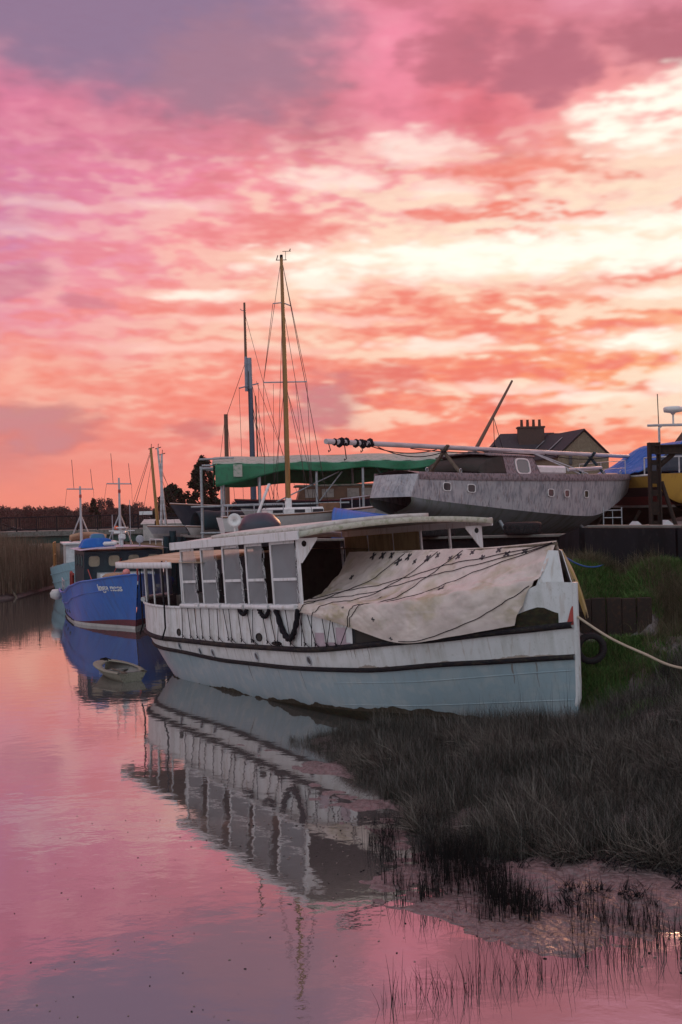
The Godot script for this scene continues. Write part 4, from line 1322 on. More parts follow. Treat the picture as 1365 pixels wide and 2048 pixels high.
func dinghy():
	var B = {"xs": -1.25, "xb": 1.3, "rake": 0.25}
	B.beam = func(t): return 0.56 * sqrt(maxf(0.0, 1.0 - pow(maxf(0.0, (t - 0.4) / 0.605), 2.3))) * (0.74 + 0.26 * smoothstep(0.0, 0.35, t)) + 0.01
	B.sheer = func(t): return 0.3 + 0.14 * t * t
	B.keel = func(t): return -0.1 + 0.12 * pow(t, 4.0)
	B.sec = func(t): return 0.35 + 0.3 * t
	var w = thing("rowing_dinghy", "small grubby cream dinghy afloat beside the white boat's stern", "dinghy", Vector3(-5.45, 0.02, -27.5), 121.0)
	w.scale = Vector3(0.8, 0.72, 0.8)
	w.position.y = -0.01
	var s = ST()
	band(s, B, B.keel, B.sheer, 26, 6)
	transom(s, B, -0.1, 0.3)
	obj("hull", s, M.dinghy_cream, w)
	s = ST()
	band(s, B, func(t): return B.keel.call(t) + 0.06, func(t): return B.sheer.call(t) - 0.02, 26, 5, -0.05, 0.03, 0.93)
	deck(s, B, func(t): return B.keel.call(t) + 0.1, 20, 0.03, 0.02, 0.93)
	obj("lining", s, M.dinghy_in, w)
	s = ST()
	for sd in [1.0, -1.0]:
		sheet(s, 30, 4, func(u, v):
			var p = hp(B, u, B.sheer.call(u), sd)
			var inn = Vector3(lerpf(-1.1, 0.75, u), p.y + 0.01, sd * maxf(0.0, absf(p.z) - 0.12) * (1.0 if u < 0.8 else 1.0))
			if u > 0.75:
				inn = inn.lerp(Vector3(0.72, p.y + 0.02, 0), (u - 0.75) * 2.2)
			return (p + Vector3(0, 0.0, sd * 0.03)).lerp(inn, v) + Vector3(0, 0.03 * sin(v * PI), 0), 0.015)
	obj("side_deck", s, M.dinghy_cream, w)
	s = ST()
	rail(s, B, func(t): return B.sheer.call(t) - 0.02, 0.05, 0.035, 0.0, 0.99, 30)
	obj("gunwale", s, M.dinghy_cream, w)
	for x in [-0.55, 0.25]:
		s = ST()
		box(s, Vector3(x, 0.22, 0), Vector3(0.2, 0.025, 0.86))
		obj("thwart", s, M.dinghy_in, w)
	s = ST()
	box(s, Vector3(1.0, 0.46, 0.02), Vector3(0.3, 0.05, 0.2))
	tube(s, [Vector3(0.86, 0.47, 0.12), Vector3(1.0, 0.53, 0.0), Vector3(1.18, 0.48, -0.1)], 0.03, 5)
	obj("bow_cleat", s, M.cord_black, w)
	s = ST()
	beam(s, Vector3(-1.32, 0.36, -0.32), Vector3(-0.35, 0.36, -0.3), 0.05, 0.03)
	sheet(s, 4, 2, func(u, v): return Vector3(-1.32 - u * 0.25, 0.36 - u * 0.02, -0.32 + (v - 0.5) * 0.14), 0.015)
	var o = obj("oar", s, M.wood_grey)
	o.transform = w.transform
	tag(o, "weathered wooden oar lying across the small cream dinghy's stern", "oar")

# ------------------------------------------------------------------ fishing boats
func letters(text: String, B, parent, y: float, x0: float, side: float, size: float, m):
	var font = SystemFont.new()
	font.font_names = PackedStringArray(["Droid Sans"])
	font.font_weight = 700
	var adv = {"i": 0.3, "n": 0.58, "g": 0.58, "a": 0.55, "e": 0.55, "s": 0.47, " ": 0.3}
	var x = x0
	for ch in text:
		var wd: float = adv.get(ch, 0.55) * size
		if ch != " ":
			var q = on_hull(B, x + side * wd * 0.4, y, side)
			var tm = TextMesh.new()
			tm.text = ch
			tm.font = font
			tm.font_size = 32
			tm.pixel_size = size / 32.0
			tm.depth = 0.012
			tm.curve_step = 1.0
			var o = mesh_obj("letter", tm, m, parent)
			var xx: Vector3 = q[1] * side
			o.transform = Transform3D(Basis(xx, q[2], xx.cross(q[2])), q[0] + q[3] * 0.015)
		x += side * wd * absf(on_hull(B, x, y, side)[1].x)

func rails(s, pts: Array, h: float, r := 0.018, mid := true):
	for p in pts:
		rod(s, p, p + Vector3(0, h, 0), r, 5)
	tube(s, pts.map(func(p): return p + Vector3(0, h, 0)), r, 5)
	if mid:
		tube(s, pts.map(func(p): return p + Vector3(0, h * 0.5, 0)), r * 0.8, 5)
	return s

func wheel_window(parent, c: Vector3, b: Basis, w: float, h: float, m_frame, m_glass):
	# rounded pane in a frame, b.z looks outwards
	var s = ST()
	var out = []
	var inn = []
	for k in 20:
		var a = TAU * (k + 0.5) / 20
		var e = Vector2(signf(cos(a)) * pow(absf(cos(a)), 0.5), signf(sin(a)) * pow(absf(sin(a)), 0.5))
		out.append(c + b * Vector3(e.x * w * 0.5, e.y * h * 0.5, 0.0))
		inn.append(c + b * Vector3(e.x * w * 0.42, e.y * h * 0.42, 0.0))
	flat(s)
	for k in 20:
		var n = (k + 1) % 20
		var f = b.z * 0.02
		quad(s, out[k] + f, out[n] + f, inn[n] + f, inn[k] + f)
		quad(s, out[k], out[n], out[n] + f, out[k] + f)
		quad(s, inn[k], inn[n], inn[n] + f, inn[k] + f)
	var o = obj("window", s, m_frame, parent)
	s = ST()
	flat(s)
	for k in 20:
		tri(s, c + b.z * 0.008, inn[k] + b.z * 0.008, inn[(k + 1) % 20] + b.z * 0.008)
	obj("pane", s, m_glass, o)
	return o

func blue_boat():
	var st = [[-4.6, 1.0], [-2.4, 1.0], [-0.4, 1.12], [1.0, 1.42], [2.2, 1.62], [4.6, 1.9]]
	var B = {"xs": -4.6, "xb": 4.6, "rake": 0.42, "flare": 0.0}
	B.beam = func(t):
		var x = lerpf(-4.6, 4.6, t)
		if x > -0.5:
			return 1.9 * maxf(0.0, 1.0 - pow((x + 0.5) / 5.1, 2.5)) + 0.02
		return 1.9 - 0.2 * pow((-0.5 - x) / 4.1, 2.0)
	B.sheer = func(t): return line(st, lerpf(-4.6, 4.6, t))
	B.keel = func(t): return -0.9 + 0.3 * pow(t, 4.0)
	B.sec = func(t): return 0.2 + 0.42 * smoothstep(0.5, 1.0, t)
	var w = thing("fishing_boat", "bright blue fishing boat with white lettering on both bows, moored behind the white boat's stern", "boat", Vector3(-8.3, 0, -42.6), -71.0)
	var s = ST()
	var maroon = func(t): return 0.11 + 0.22 * smoothstep(0.5, 1.0, t)
	band(s, B, maroon, B.sheer, 50, 8)
	transom(s, B, 0.1, 1.0)
	var hull = obj("hull", s, M.blue_paint, w)
	s = ST()
	band(s, B, func(_t): return 0.1, maroon, 40, 3)
	obj("maroon_band", s, M.antifoul_red, hull)
	s = ST()
	band(s, B, func(_t): return -0.02, func(_t): return 0.1, 40, 1, 0.004)
	obj("waterline_stripe", s, M.boot_white, hull)
	s = ST()
	band(s, B, B.keel, func(_t): return -0.02, 40, 4)
	obj("underbody", s, M.weed, hull)
	s = ST()
	rail(s, B, B.sheer, 0.07, 0.06, 0.0, 1.0, 44)
	obj("cap_rail", s, M.blue_paint, w)
	s = ST()
	rail(s, B, func(t): return B.sheer.call(t) - 0.42, 0.04, 0.04, 0.0, 0.93, 44)
	obj("rubbing_rail", s, M.blue_paint, w)
	s = ST()
	rail(s, B, func(t): return 0.1, 0.04, 0.05, 0.0, 0.5, 24)
	obj("waterline_batten", s, M.rail_black, w)
	s = ST()
	deck(s, B, func(t): return B.sheer.call(t) - 0.35, 30, 0.05)
	obj("deck", s, M.deck_dark, w)
	letters("inga ness", B, w, 1.42, 2.98, 1.0, 0.3, M.white_gloss)
	letters("inga ness", B, w, 1.42, 3.76, -1.0, 0.3, M.white_gloss)
	for p in [[-2.2, 0.62], [-1.5, 0.35], [-0.4, 0.4], [-2.6, 0.3]]:
		pane_disc("scupper", B, p[0], p[1], 1.0, 0.09, 0.07, M.cabin_teal, M.deck_dark, w)
	# wheelhouse with rounded front windows
	s = ST()
	plate(s, [Vector3(-1.7, 0.8, -1.4), Vector3(1.15, 0.8, -1.4), Vector3(1.35, 1.95, -1.4), Vector3(1.5, 2.62, -1.4), Vector3(-1.7, 2.62, -1.4)], Vector3(0, 0, 2.8))
	var house = obj("wheelhouse", s, M.cabin_teal, w)
	s = ST()
	plate(s, [Vector3(-1.0, 0.7, -0.95), Vector3(2.5, 1.0, -0.95), Vector3(2.3, 1.85, -0.95), Vector3(-1.0, 1.9, -0.95)], Vector3(0, 0, 1.9))
	obj("trunk_cabin", s, M.white_gloss, w)
	s = ST()
	sheet(s, 8, 8, func(u, v):
		var a = v * 2.0 - 1.0
		return Vector3(lerpf(-2.0, 1.95, u), 2.68 + 0.09 * (1.0 - a * a), a * 1.58), -0.07)
	obj("wheelhouse_roof", s, M.cabin_roof, house)
	var fb = Basis(Vector3(0, 0, -1), Vector3(0.2, 1, 0).normalized(), Vector3(1, -0.2, 0).normalized())
	for k in 4:
		wheel_window(house, Vector3(1.46, 2.28, -1.05 + k * 0.7), fb, 0.46, 0.46, M.cabin_teal, M.window_curtain)
	for x in [-1.0, -0.1, 0.8]:
		wheel_window(house, Vector3(x, 2.28, 1.402), Basis(), 0.5, 0.46, M.cabin_teal, M.glass_sea)
	# gear on the roof
	s = ST()
	sheet(s, 10, 10, func(u, v):
		var a = u * 2.0 - 1.0
		var c = v * 2.0 - 1.0
		return Vector3(-0.2 + a * 0.55, 2.74 + 0.34 * pow(maxf(0.0, 1.0 - pow(absf(a), 4.0)) * maxf(0.0, 1.0 - pow(absf(c), 4.0)), 0.4), 0.75 + c * 0.62))
	obj("covered_liferaft", s, M.tarp_blue, w)
	s = ST()
	sheet(s, 8, 8, func(u, v):
		var a = u * 2.0 - 1.0
		var c = v * 2.0 - 1.0
		return Vector3(-0.3 + a * 0.25, 3.02 + 0.22 * pow(maxf(0.0, 1.0 - pow(absf(a), 4.0)) * maxf(0.0, 1.0 - pow(absf(c), 4.0)), 0.4), 0.7 + c * 0.3))
	obj("covered_box", s, M.tarp_teal, w)
	s = ST()
	box(s, Vector3(0.5, 2.87, 0.35), Vector3(0.2, 0.14, 0.5), Basis(), 0.05)
	obj("light_bar", s, M.white_gloss, w)
	s = ST()
	rod(s, Vector3(0.1, 2.7, -0.15), Vector3(0.1, 3.35, -0.15), 0.05, 8)
	box(s, Vector3(0.1, 3.1, -0.15), Vector3(0.25, 0.2, 0.25), Basis(), 0.04)
	lathe(s, [Vector2(0.001, 0.0), Vector2(0.24, 0.01), Vector2(0.25, 0.05), Vector2(0.001, 0.07)], Vector3(0.1, 3.4, -0.15), Basis(), 12)
	box(s, Vector3(0.1, 3.32, -0.15), Vector3(0.06, 0.04, 0.95))
	obj("radar_post", s, M.white_gloss, w)
	s = ST()
	lathe(s, [Vector2(0.001, 0.0), Vector2(0.07, 0.03), Vector2(0.07, 0.12), Vector2(0.001, 0.15)], Vector3(0.1, 3.36, 0.05), Basis(), 10)
	obj("warning_lamp", s, M.orange_paint, w)
	s = ST()
	rod(s, Vector3(0.4, 2.72, -0.75), Vector3(0.4, 2.9, -0.75), 0.03)
	lathe(s, [Vector2(0.05, -0.14), Vector2(0.13, -0.08), Vector2(0.15, 0.05), Vector2(0.14, 0.06), Vector2(0.001, 0.05)], Vector3(0.4, 3.0, -0.75), Basis(Vector3.UP, Vector3.RIGHT, Vector3.FORWARD), 14)
	obj("searchlight", s, M.metal_grey, w)
	for a in [[-0.6, -0.2, 1.5], [-0.8, -0.6, 1.75], [-0.2, 0.15, 1.2]]:
		s = ST()
		rod(s, Vector3(a[0], 2.72, a[1]), Vector3(a[0], 2.72 + a[2], a[1]), 0.014, 5)
		obj("aerial", s, M.metal_grey, w)
	s = ST()
	rails(s, [Vector3(-1.8, 2.75, -1.5), Vector3(-0.5, 2.75, -1.5), Vector3(0.9, 2.75, -1.5)], 0.2, 0.014, false)
	obj("roof_rail", s, M.white_gloss, w)
	# forward gear
	s = ST()
	lathe(s, [Vector2(0.001, -0.15), Vector2(0.2, -0.1), Vector2(0.28, 0.04), Vector2(0.2, 0.16), Vector2(0.001, 0.2)], Vector3(2.7, 1.75, 0.5), Basis().scaled(Vector3(1.0, 0.8, 1.6)), 12)
	obj("net_heap", s, M.copper_ply, w)
	s = ST()
	lathe(s, [Vector2(0.001, -0.14), Vector2(0.1, -0.1), Vector2(0.14, 0.0), Vector2(0.1, 0.1), Vector2(0.001, 0.14)], Vector3(3.0, 1.9, 0.15), Basis(), 12)
	obj("buoy", s, M.pink_buoy, w)
	s = ST()
	rod(s, Vector3(2.3, 1.5, 1.2), Vector3(1.7, 2.0, 1.3), 0.02)
	rod(s, Vector3(3.0, 1.6, 0.75), Vector3(1.5, 2.35, 0.1), 0.016)
	rod(s, Vector3(3.2, 1.6, -0.2), Vector3(3.2, 2.3, -0.2), 0.035)
	obj("deck_stays", s, M.red_paint, w)
	# after deck: rails, winch, red posts
	s = ST()
	rails(s, [hp(B, 0.02, 1.0, 1.0, -0.08), hp(B, 0.12, 1.0, 1.0, -0.08), hp(B, 0.22, 1.0, 1.0, -0.08), hp(B, 0.32, 1.02, 1.0, -0.08)], 0.45, 0.016)
	obj("guard_rail", s, M.metal_grey, w)
	s = ST()
	lathe(s, [Vector2(0.24, -0.3), Vector2(0.24, -0.26), Vector2(0.12, -0.25), Vector2(0.12, 0.25), Vector2(0.24, 0.26), Vector2(0.24, 0.3)], Vector3(-2.6, 1.1, 0.9), Basis(Vector3.RIGHT, PI / 2.0), 14)
	box(s, Vector3(-2.6, 0.9, 0.9), Vector3(0.5, 0.3, 0.7))
	obj("winch", s, M.teal_dark, w)
	for p in [Vector3(-1.6, 0.9, 1.5), Vector3(-3.2, 0.9, 1.4)]:
		s = ST()
		tube(s, [p, p + Vector3(0, 0.75, 0), p + Vector3(0.1, 0.82, 0)], 0.06, 7)
		obj("bollard_post", s, M.red_paint, w)
	s = ST()
	lathe(s, [Vector2(0.2, -0.04), Vector2(0.27, -0.07), Vector2(0.34, 0.0), Vector2(0.27, 0.07), Vector2(0.2, 0.04), Vector2(0.2, -0.04)], Vector3(-1.72, 1.5, 1.3), Basis(Vector3.RIGHT, PI / 2.0), 16)
	obj("life_ring", s, M.red_paint, w)
	# fender
	s = ST()
	var q = hp(B, 0.03, 0.8, 1.0, 0.2)
	lathe(s, [Vector2(0.001, -0.24), Vector2(0.18, -0.18), Vector2(0.22, 0.0), Vector2(0.17, 0.18), Vector2(0.001, 0.26)], Vector3.ZERO, Basis(Vector3.BACK, 1.4), 12)
	var o = obj("boat_fender", s, M.boot_white)
	o.position = w.transform * q
	tag(o, "round grey fender hanging at the blue boat's stern quarter", "fender")

func trawler():
	var B = {"xs": -5.0, "xb": 4.5, "rake": 0.3, "flare": 0.0}
	B.beam = func(t): return 1.9 * sqrt(maxf(0.0, 1.0 - pow(maxf(0.0, (t - 0.45) / 0.555), 2.6))) * (0.86 + 0.14 * smoothstep(0.0, 0.4, t)) + 0.02
	B.sheer = func(t): return 1.15 + 0.75 * t * t + 0.25 * pow(1.0 - t, 2.0)
	B.keel = func(_t): return -0.9
	B.sec = func(t): return 0.2 + 0.35 * smoothstep(0.5, 1.0, t)
	var w = thing("trawler", "pale blue and white trawler with two aerial masts moored beyond the blue boat", "boat", Vector3(-12.6, 0, -57.5), -74.0)
	var s = ST()
	band(s, B, func(_t): return 0.0, B.sheer, 36, 6)
	transom(s, B, 0.0, 1.35)
	var hull = obj("hull", s, M.pale_blue, w)
	s = ST()
	band(s, B, B.keel, func(_t): return 0.02, 30, 3, -0.004)
	obj("underbody", s, M.weed, hull)
	for y in [0.35, 0.75]:
		s = ST()
		rail(s, B, func(t): return B.sheer.call(t) - y, 0.04, 0.05, 0.0, 0.95, 30)
		obj("strake", s, M.pale_blue, hull)
	s = ST()
	deck(s, B, func(t): return B.sheer.call(t) - 0.25, 24, 0.04)
	obj("deck", s, M.deck_dark, w)
	s = ST()
	plate(s, [Vector3(-2.2, 1.0, -1.2), Vector3(0.9, 1.0, -1.2), Vector3(0.9, 2.55, -1.2), Vector3(-2.2, 2.55, -1.2)], Vector3(0, 0, 2.4))
	var house = obj("deckhouse", s, M.white_gloss, w)
	s = ST()
	box(s, Vector3(0.0, 1.75, 1.22), Vector3(0.5, 1.2, 0.03))
	obj("door", s, M.boot_white, house)
	wheel_window(house, Vector3(0.9, 2.1, 0.6), Basis(Vector3.FORWARD, Vector3.UP, Vector3.RIGHT), 0.4, 0.5, M.metal_grey, M.glass_dark)
	wheel_window(house, Vector3(0.9, 2.1, -0.2), Basis(Vector3.FORWARD, Vector3.UP, Vector3.RIGHT), 0.4, 0.5, M.metal_grey, M.glass_dark)
	s = ST()
	box(s, Vector3(-0.6, 2.6, 0), Vector3(3.5, 0.09, 2.7))
	obj("deckhouse_roof", s, M.white_gloss, house)
	s = ST()
	box(s, Vector3(1.6, 1.5, 0.5), Vector3(0.9, 0.3, 1.8))
	obj("hatch_cover", s, M.tarp_teal, w)
	s = ST()
	rails(s, [Vector3(-4.8, 1.3, 1.5), Vector3(-4.0, 1.3, 1.6), Vector3(-3.2, 1.3, 1.65), Vector3(-2.4, 1.3, 1.7)], 1.3, 0.025)
	obj("gallows_frame", s, M.mast_wood, w)
	s = ST()
	for k in 5:
		tube(s, sag(Vector3(-1.6 + k * 0.1, 2.68 + k * 0.05, -0.9), Vector3(-1.5 + k * 0.1, 2.7 + k * 0.05, 0.9), -0.15), 0.1, 6)
	obj("stowed_nets", s, M.copper_ply, w)
	# masts with cross trees and whip aerials
	for q in [[-0.9, 0.35, 5.45, 0.66, 0], [1.9, -1.35, 5.75, 0.6, 1]]:
		s = ST()
		var b = Vector3(q[0], 2.6, q[1])
		var t = Vector3(q[0], q[2], q[1])
		rod(s, b, t, [0.075, 0.045], 8)
		obj("mast", s, M.metal_grey, w)
		s = ST()
		var cy: float = q[2] - (0.15 if q[4] == 0 else 0.3)
		rod(s, Vector3(q[0] - 0.15, cy, q[1] - q[3]), Vector3(q[0] + 0.1, cy + 0.02, q[1] + q[3]), 0.035, 6)
		obj("crosstree", s, M.metal_grey, w)
		s = ST()
		rod(s, Vector3(q[0] - 0.5, 2.5, q[1] - 0.6), Vector3(q[0], 4.0, q[1]), 0.035)
		rod(s, Vector3(q[0] - 0.5, 2.5, q[1] + 0.6), Vector3(q[0], 4.0, q[1]), 0.035)
		obj("mast_leg", s, M.metal_grey, w)
		for k in 2:
			s = ST()
			var e = Vector3(q[0] - 0.1, cy, q[1] + (k * 2.0 - 1.0) * q[3] * (0.95 - 0.5 * k))
			rod(s, e, e + Vector3(0.0, 1.0 + 0.5 * k, 0.08), 0.012, 4)
			obj("whip_aerial", s, M.wire, w)
		s = ST()
		box(s, Vector3(q[0] + 0.08, cy - 0.35, q[1]), Vector3(0.12, 0.16, 0.12))
		obj("mast_lamp", s, M.red_paint, w)
		s = ST()
		rod(s, Vector3(q[0], cy, q[1] - q[3]), Vector3(q[0] - 2.5, 2.6, q[1] - 0.9), 0.008, 3)
		rod(s, Vector3(q[0], cy, q[1] + q[3]), Vector3(q[0] - 2.5, 2.6, q[1] + 0.9), 0.008, 3)
		obj("mast_stay", s, M.wire, w)
	s = ST()
	lathe(s, [Vector2(0.001, 0.0), Vector2(0.3, 0.02), Vector2(0.3, 0.14), Vector2(0.001, 0.18)], Vector3(2.2, 3.0, -1.3), Basis(), 14)
	rod(s, Vector3(2.2, 2.5, -1.3), Vector3(2.2, 3.0, -1.3), 0.06)
	obj("radar_scanner", s, M.white_gloss, w)

# ------------------------------------------------------------------ grey yacht on the quay
func grey_yacht():
	var B = {"xs": 0.0, "xb": 12.2, "rake": 1.05, "rake_s": 0.0, "flare": 0.0}
	B.beam = func(t):
		var a = 1.7 * sqrt(maxf(0.0, 1.0 - pow(maxf(0.0, (t - 0.42) / 0.585), 1.9)))
		return a * (0.36 + 0.64 * smoothstep(-0.04, 0.42, t)) + 0.02
	B.sheer = func(t): return 4.6 + 0.14 * pow(absf(t - 0.4) / 0.6, 2.0)
	var chine = func(t): return 4.12 - 0.62 * sin(clampf(t / 0.62, 0.0, 1.0) * PI * 0.5) + 0.98 * pow(maxf(0.0, (t - 0.55) / 0.45), 1.7)
	B.keel = func(_t): return 2.75
	B.sec = func(_t): return 0.0
	var w = thing("grey_yacht", "large weathered grey steel yacht propped up on the quay, streaked with rust", "boat", Vector3(1.35, 0, -27.6), 50.3)
	# topsides above the chine lean slightly out; the bottom runs in to the keel
	var side_pt = func(t, v, sd):
		var y0: float = chine.call(t)
		var y1: float = B.sheer.call(t)
		var y = lerpf(y0, y1, v)
		var z: float = B.beam.call(t) * lerpf(0.93, 1.0, v)
		var x: float = 12.2 * t + (y - y1) * 1.05 * smoothstep(0.5, 1.0, t) + (y1 - y) * -0.5 * smoothstep(0.2, 0.0, t)
		return Vector3(x, y, z * sd)
	var low_pt = func(t, v, sd):
		var c: Vector3 = side_pt.call(t, 0.0, sd)
		var ky = 2.72 + 1.15 * pow(maxf(0.0, (t - 0.5) / 0.5), 2.2) + 1.0 * pow(maxf(0.0, (0.35 - t) / 0.35), 1.3)
		ky = minf(ky, c.y - 0.02)
		var k = Vector3(c.x - 0.5 * smoothstep(0.7, 1.0, t), ky, 0.04 * sd)
		var p = c.lerp(k, v)
		p.z += sd * 0.22 * sin(v * PI) * (1.0 - t) 
		return p
	var s = ST()
	for sd in [1.0, -1.0]:
		sheet(s, 50, 6, func(u, v): return side_pt.call(u, v, sd))
	var hull = obj("hull", s, M.yacht_grey, w)
	s = ST()
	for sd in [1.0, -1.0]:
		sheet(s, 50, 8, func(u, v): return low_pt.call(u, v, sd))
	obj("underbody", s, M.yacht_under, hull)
	s = ST()
	sheet(s, 8, 8, func(u, v):
		var p: Vector3 = side_pt.call(0.0, v, 1.0)
		var a = u * 2.0 - 1.0
		return Vector3(p.x - 0.12 * (1.0 - a * a), p.y, p.z * a))
	obj("transom", s, M.yacht_grey, hull)
	s = ST()
	for sd in [1.0, -1.0]:
		sheet(s, 50, 3, func(u, v):
			var p: Vector3 = side_pt.call(u, 1.0, sd)
			return p + Vector3(0, lerpf(-0.13, 0.05, v), sd * (0.012 + 0.02 * sin(v * PI))))
	obj("toe_rail", s, M.yacht_edge, w)
	s = ST()
	sheet(s, 40, 8, func(u, v):
		var p: Vector3 = side_pt.call(u, 1.0, 1.0)
		var a = v * 2.0 - 1.0
		return Vector3(p.x, p.y + 0.1 * (1.0 - a * a), p.z * a))
	obj("deck", s, M.yacht_edge, w)
	for q in [0.085, 0.145, 0.37, 0.435, 0.53]:
		var p: Vector3 = side_pt.call(q, 0.55, 1.0)
		var p2: Vector3 = side_pt.call(q + 0.01, 0.55, 1.0)
		var f = (p2 - p).normalized()
		var up = Vector3(0, 1, 0)
		wheel_window(w, p, Basis(f, up, f.cross(up).normalized() * (1.0 if f.cross(up).z > 0 else -1.0)), 0.28, 0.21, M.white_gloss, M.glass_dark)
	# wheelhouse: open hood aft, window forward
	s = ST()
	for sd in [1.0, -1.0]:
		plate(s, [Vector3(3.4, 4.6, sd * 0.95), Vector3(5.3, 4.6, sd * 0.95), Vector3(5.0, 5.16, sd * 0.84), Vector3(3.5, 5.16, sd * 0.84)], Vector3(0, 0, -sd * 0.05))
	plate(s, [Vector3(5.3, 4.6, -0.95), Vector3(5.3, 4.6, 0.95), Vector3(5.0, 5.16, 0.84), Vector3(5.0, 5.16, -0.84)], Vector3(-0.05, 0, 0))
	var house = obj("wheelhouse", s, M.yacht_edge, w)
	s = ST()
	sheet(s, 6, 8, func(u, v):
		var a = v * 2.0 - 1.0
		return Vector3(lerpf(2.9, 5.06, u), 5.17 + 0.08 * (1.0 - a * a), a * 0.88), 0.04)
	obj("wheelhouse_roof", s, M.yacht_edge, house)
	s = ST()
	for sd in [1.0, -1.0]:
		sheet(s, 10, 6, func(u, v):
			var x = lerpf(2.3, 3.45, u)
			return Vector3(x, lerpf(4.65, 4.72 + 0.46 * pow(u, 0.45), v), sd * lerpf(0.94, 0.82, v)), 0.03)
	sheet(s, 10, 8, func(u, v):
		var a = v * 2.0 - 1.0
		return Vector3(lerpf(2.3, 3.45, u), 4.72 + 0.46 * pow(u, 0.45) + 0.04 * (1.0 - a * a), a * 0.82), 0.03)
	obj("spray_hood", s, M.deck_dark, w)
	wheel_window(house, Vector3(4.35, 4.88, 0.905), Basis(Vector3.RIGHT, Vector3(0, 1, -0.2).normalized(), Vector3(0, 0.2, 1).normalized()), 0.74, 0.44, M.white_gloss, M.glass_sea)
	s = ST()
	for x in [3.4, 4.0, 4.6]:
		box(s, Vector3(x, 5.29, 0), Vector3(0.5, 0.02, 0.04))
	rod(s, Vector3(3.1, 5.33, 0.3), Vector3(4.8, 5.33, 0.3), 0.02)
	obj("grab_rail", s, M.galvanised, house)
	s = ST()
	box(s, Vector3(6.4, 4.82, 0.0), Vector3(1.6, 0.24, 1.3), Basis(), 0.05)
	obj("coach_roof", s, M.white_gloss, w)
	s = ST()
	for x in [0.3, 1.4, 6.2, 7.6, 9.0, 10.4]:
		var p: Vector3 = side_pt.call(x / 12.2, 1.0, 1.0)
		lathe(s, [Vector2(0.05, -0.01), Vector2(0.065, 0.0), Vector2(0.05, 0.01)], p + Vector3(0, 0.1, 0), Basis(Vector3.RIGHT, PI / 2.0), 10)
	obj("deck_fittings", s, M.metal_grey, w)
	# stands below
	for x in [3.0, 7.2]:
		for sd in [1.0, -1.0]:
			var p: Vector3 = low_pt.call(x / 12.2, 0.35, sd)
			s = ST()
			rod(s, p, Vector3(p.x, 2.95, p.z + sd * 0.35), 0.05, 8)
			box(s, Vector3(p.x, 2.95, p.z + sd * 0.35), Vector3(0.25, 0.06, 0.25))
			var o = obj("boat_prop", s, M.galvanised)
			o.transform = w.transform
			tag(o, "steel prop under the grey yacht, " + ("near side, " if sd > 0 else "far side, ") + ("nearer the stern" if x < 5.0 else "nearer the bow"), "prop", "props under the grey yacht")
	# crossed timber trestles that carry the mast
	for q in [[2.0, "crossed timber trestle on the grey yacht's stern deck", M.wood_grey], [9.9, "crossed timber trestle on the grey yacht's foredeck", M.teal_dark]]:
		s = ST()
		beam(s, Vector3(q[0], 4.66, -0.5), Vector3(q[0], 5.42, 0.16), 0.11, 0.06)
		beam(s, Vector3(q[0] + 0.06, 4.66, 0.5), Vector3(q[0] + 0.06, 5.42, -0.16), 0.11, 0.06)
		var o = obj("mast_trestle", s, q[2])
		o.transform = w.transform
		tag(o, q[1], "trestle", "mast trestles")
	# the lowered mast
	var m = thing("lowered_mast", "long silver mast lying above the grey yacht's deck", "mast")
	m.transform = w.transform
	s = ST()
	var mp = []
	for i in 9:
		mp.append(Vector3(lerpf(-2.6, 12.5, i / 8.0), 5.38 - 0.03 * i / 8.0, 0.02))
	tube(s, mp, 0.062, 10)
	obj("spar", s, M.alloy, m)
	s = ST()
	for k in 14:
		lathe(s, [Vector2(0.055, -0.04), Vector2(0.09 + 0.03 * sin(k * 4.3), 0.0), Vector2(0.055, 0.05)], Vector3(-2.3 + k * 0.085 + (0.25 if k > 5 else 0.0), 5.375 + 0.02 * sin(k * 2.7), 0.02), Basis(Vector3.BACK, PI / 2.0 + 0.35 * sin(k * 3.1)), 8)
	obj("mast_bands", s, M.cord_black, m)
	for L in [[-1.0, 1.6, 0.12], [-0.8, 2.1, 0.2], [0.5, 4.0, 0.05], [7.0, 11.0, 0.1]]:
		s = ST()
		tube(s, sag(Vector3(L[0], 5.3, 0.08), Vector3(L[1], 5.3, 0.08), L[2]), 0.012, 4)
		obj("halyard", s, M.cord_black, m)
	for p in [[-2.55, 0.12], [-2.0, 0.3], [-1.4, 0.1]]:
		s = ST()
		tube(s, [Vector3(p[0], 5.32, 0.06), Vector3(p[0] + 0.03, 5.3 - p[1], 0.08), Vector3(p[0] - 0.04, 5.26 - p[1], 0.08), Vector3(p[0], 5.3 - p[1], 0.05)], 0.014, 4)
		obj("loose_lashing", s, M.cord_black, m)
	s = ST()
	rod(s, Vector3(6.4, 5.3, 0.1), Vector3(7.8, 4.72, 0.75), 0.018)
	rod(s, Vector3(6.5, 5.3, 0.1), Vector3(8.0, 4.72, 0.9), 0.018)
	obj("lashing", s, M.metal_grey, m)
	s = ST()
	rod(s, Vector3(7.2, 4.83, 0.7), Vector3(9.6, 4.93, 0.5), 0.05, 8)
	obj("boom", s, M.alloy, m)
	# thin raked derrick
	var d = thing("derrick_pole", "thin dark pole raked skyward from the grey yacht's wheelhouse", "pole")
	d.transform = w.transform
	s = ST()
	rod(s, Vector3(3.5, 5.2, -0.1), Vector3(5.6, 7.32, -0.1), [0.055, 0.03], 8)
	obj("spar", s, M.mast_dark, d)
	s = ST()
	rod(s, Vector3(4.58, 6.28, -0.1), Vector3(4.6, 5.3, -0.1), 0.01, 4)
	rod(s, Vector3(4.58, 6.28, -0.1), Vector3(5.1, 5.25, -0.1), 0.01, 4)
	obj("tackle", s, M.cord_black, d)
	s = ST()
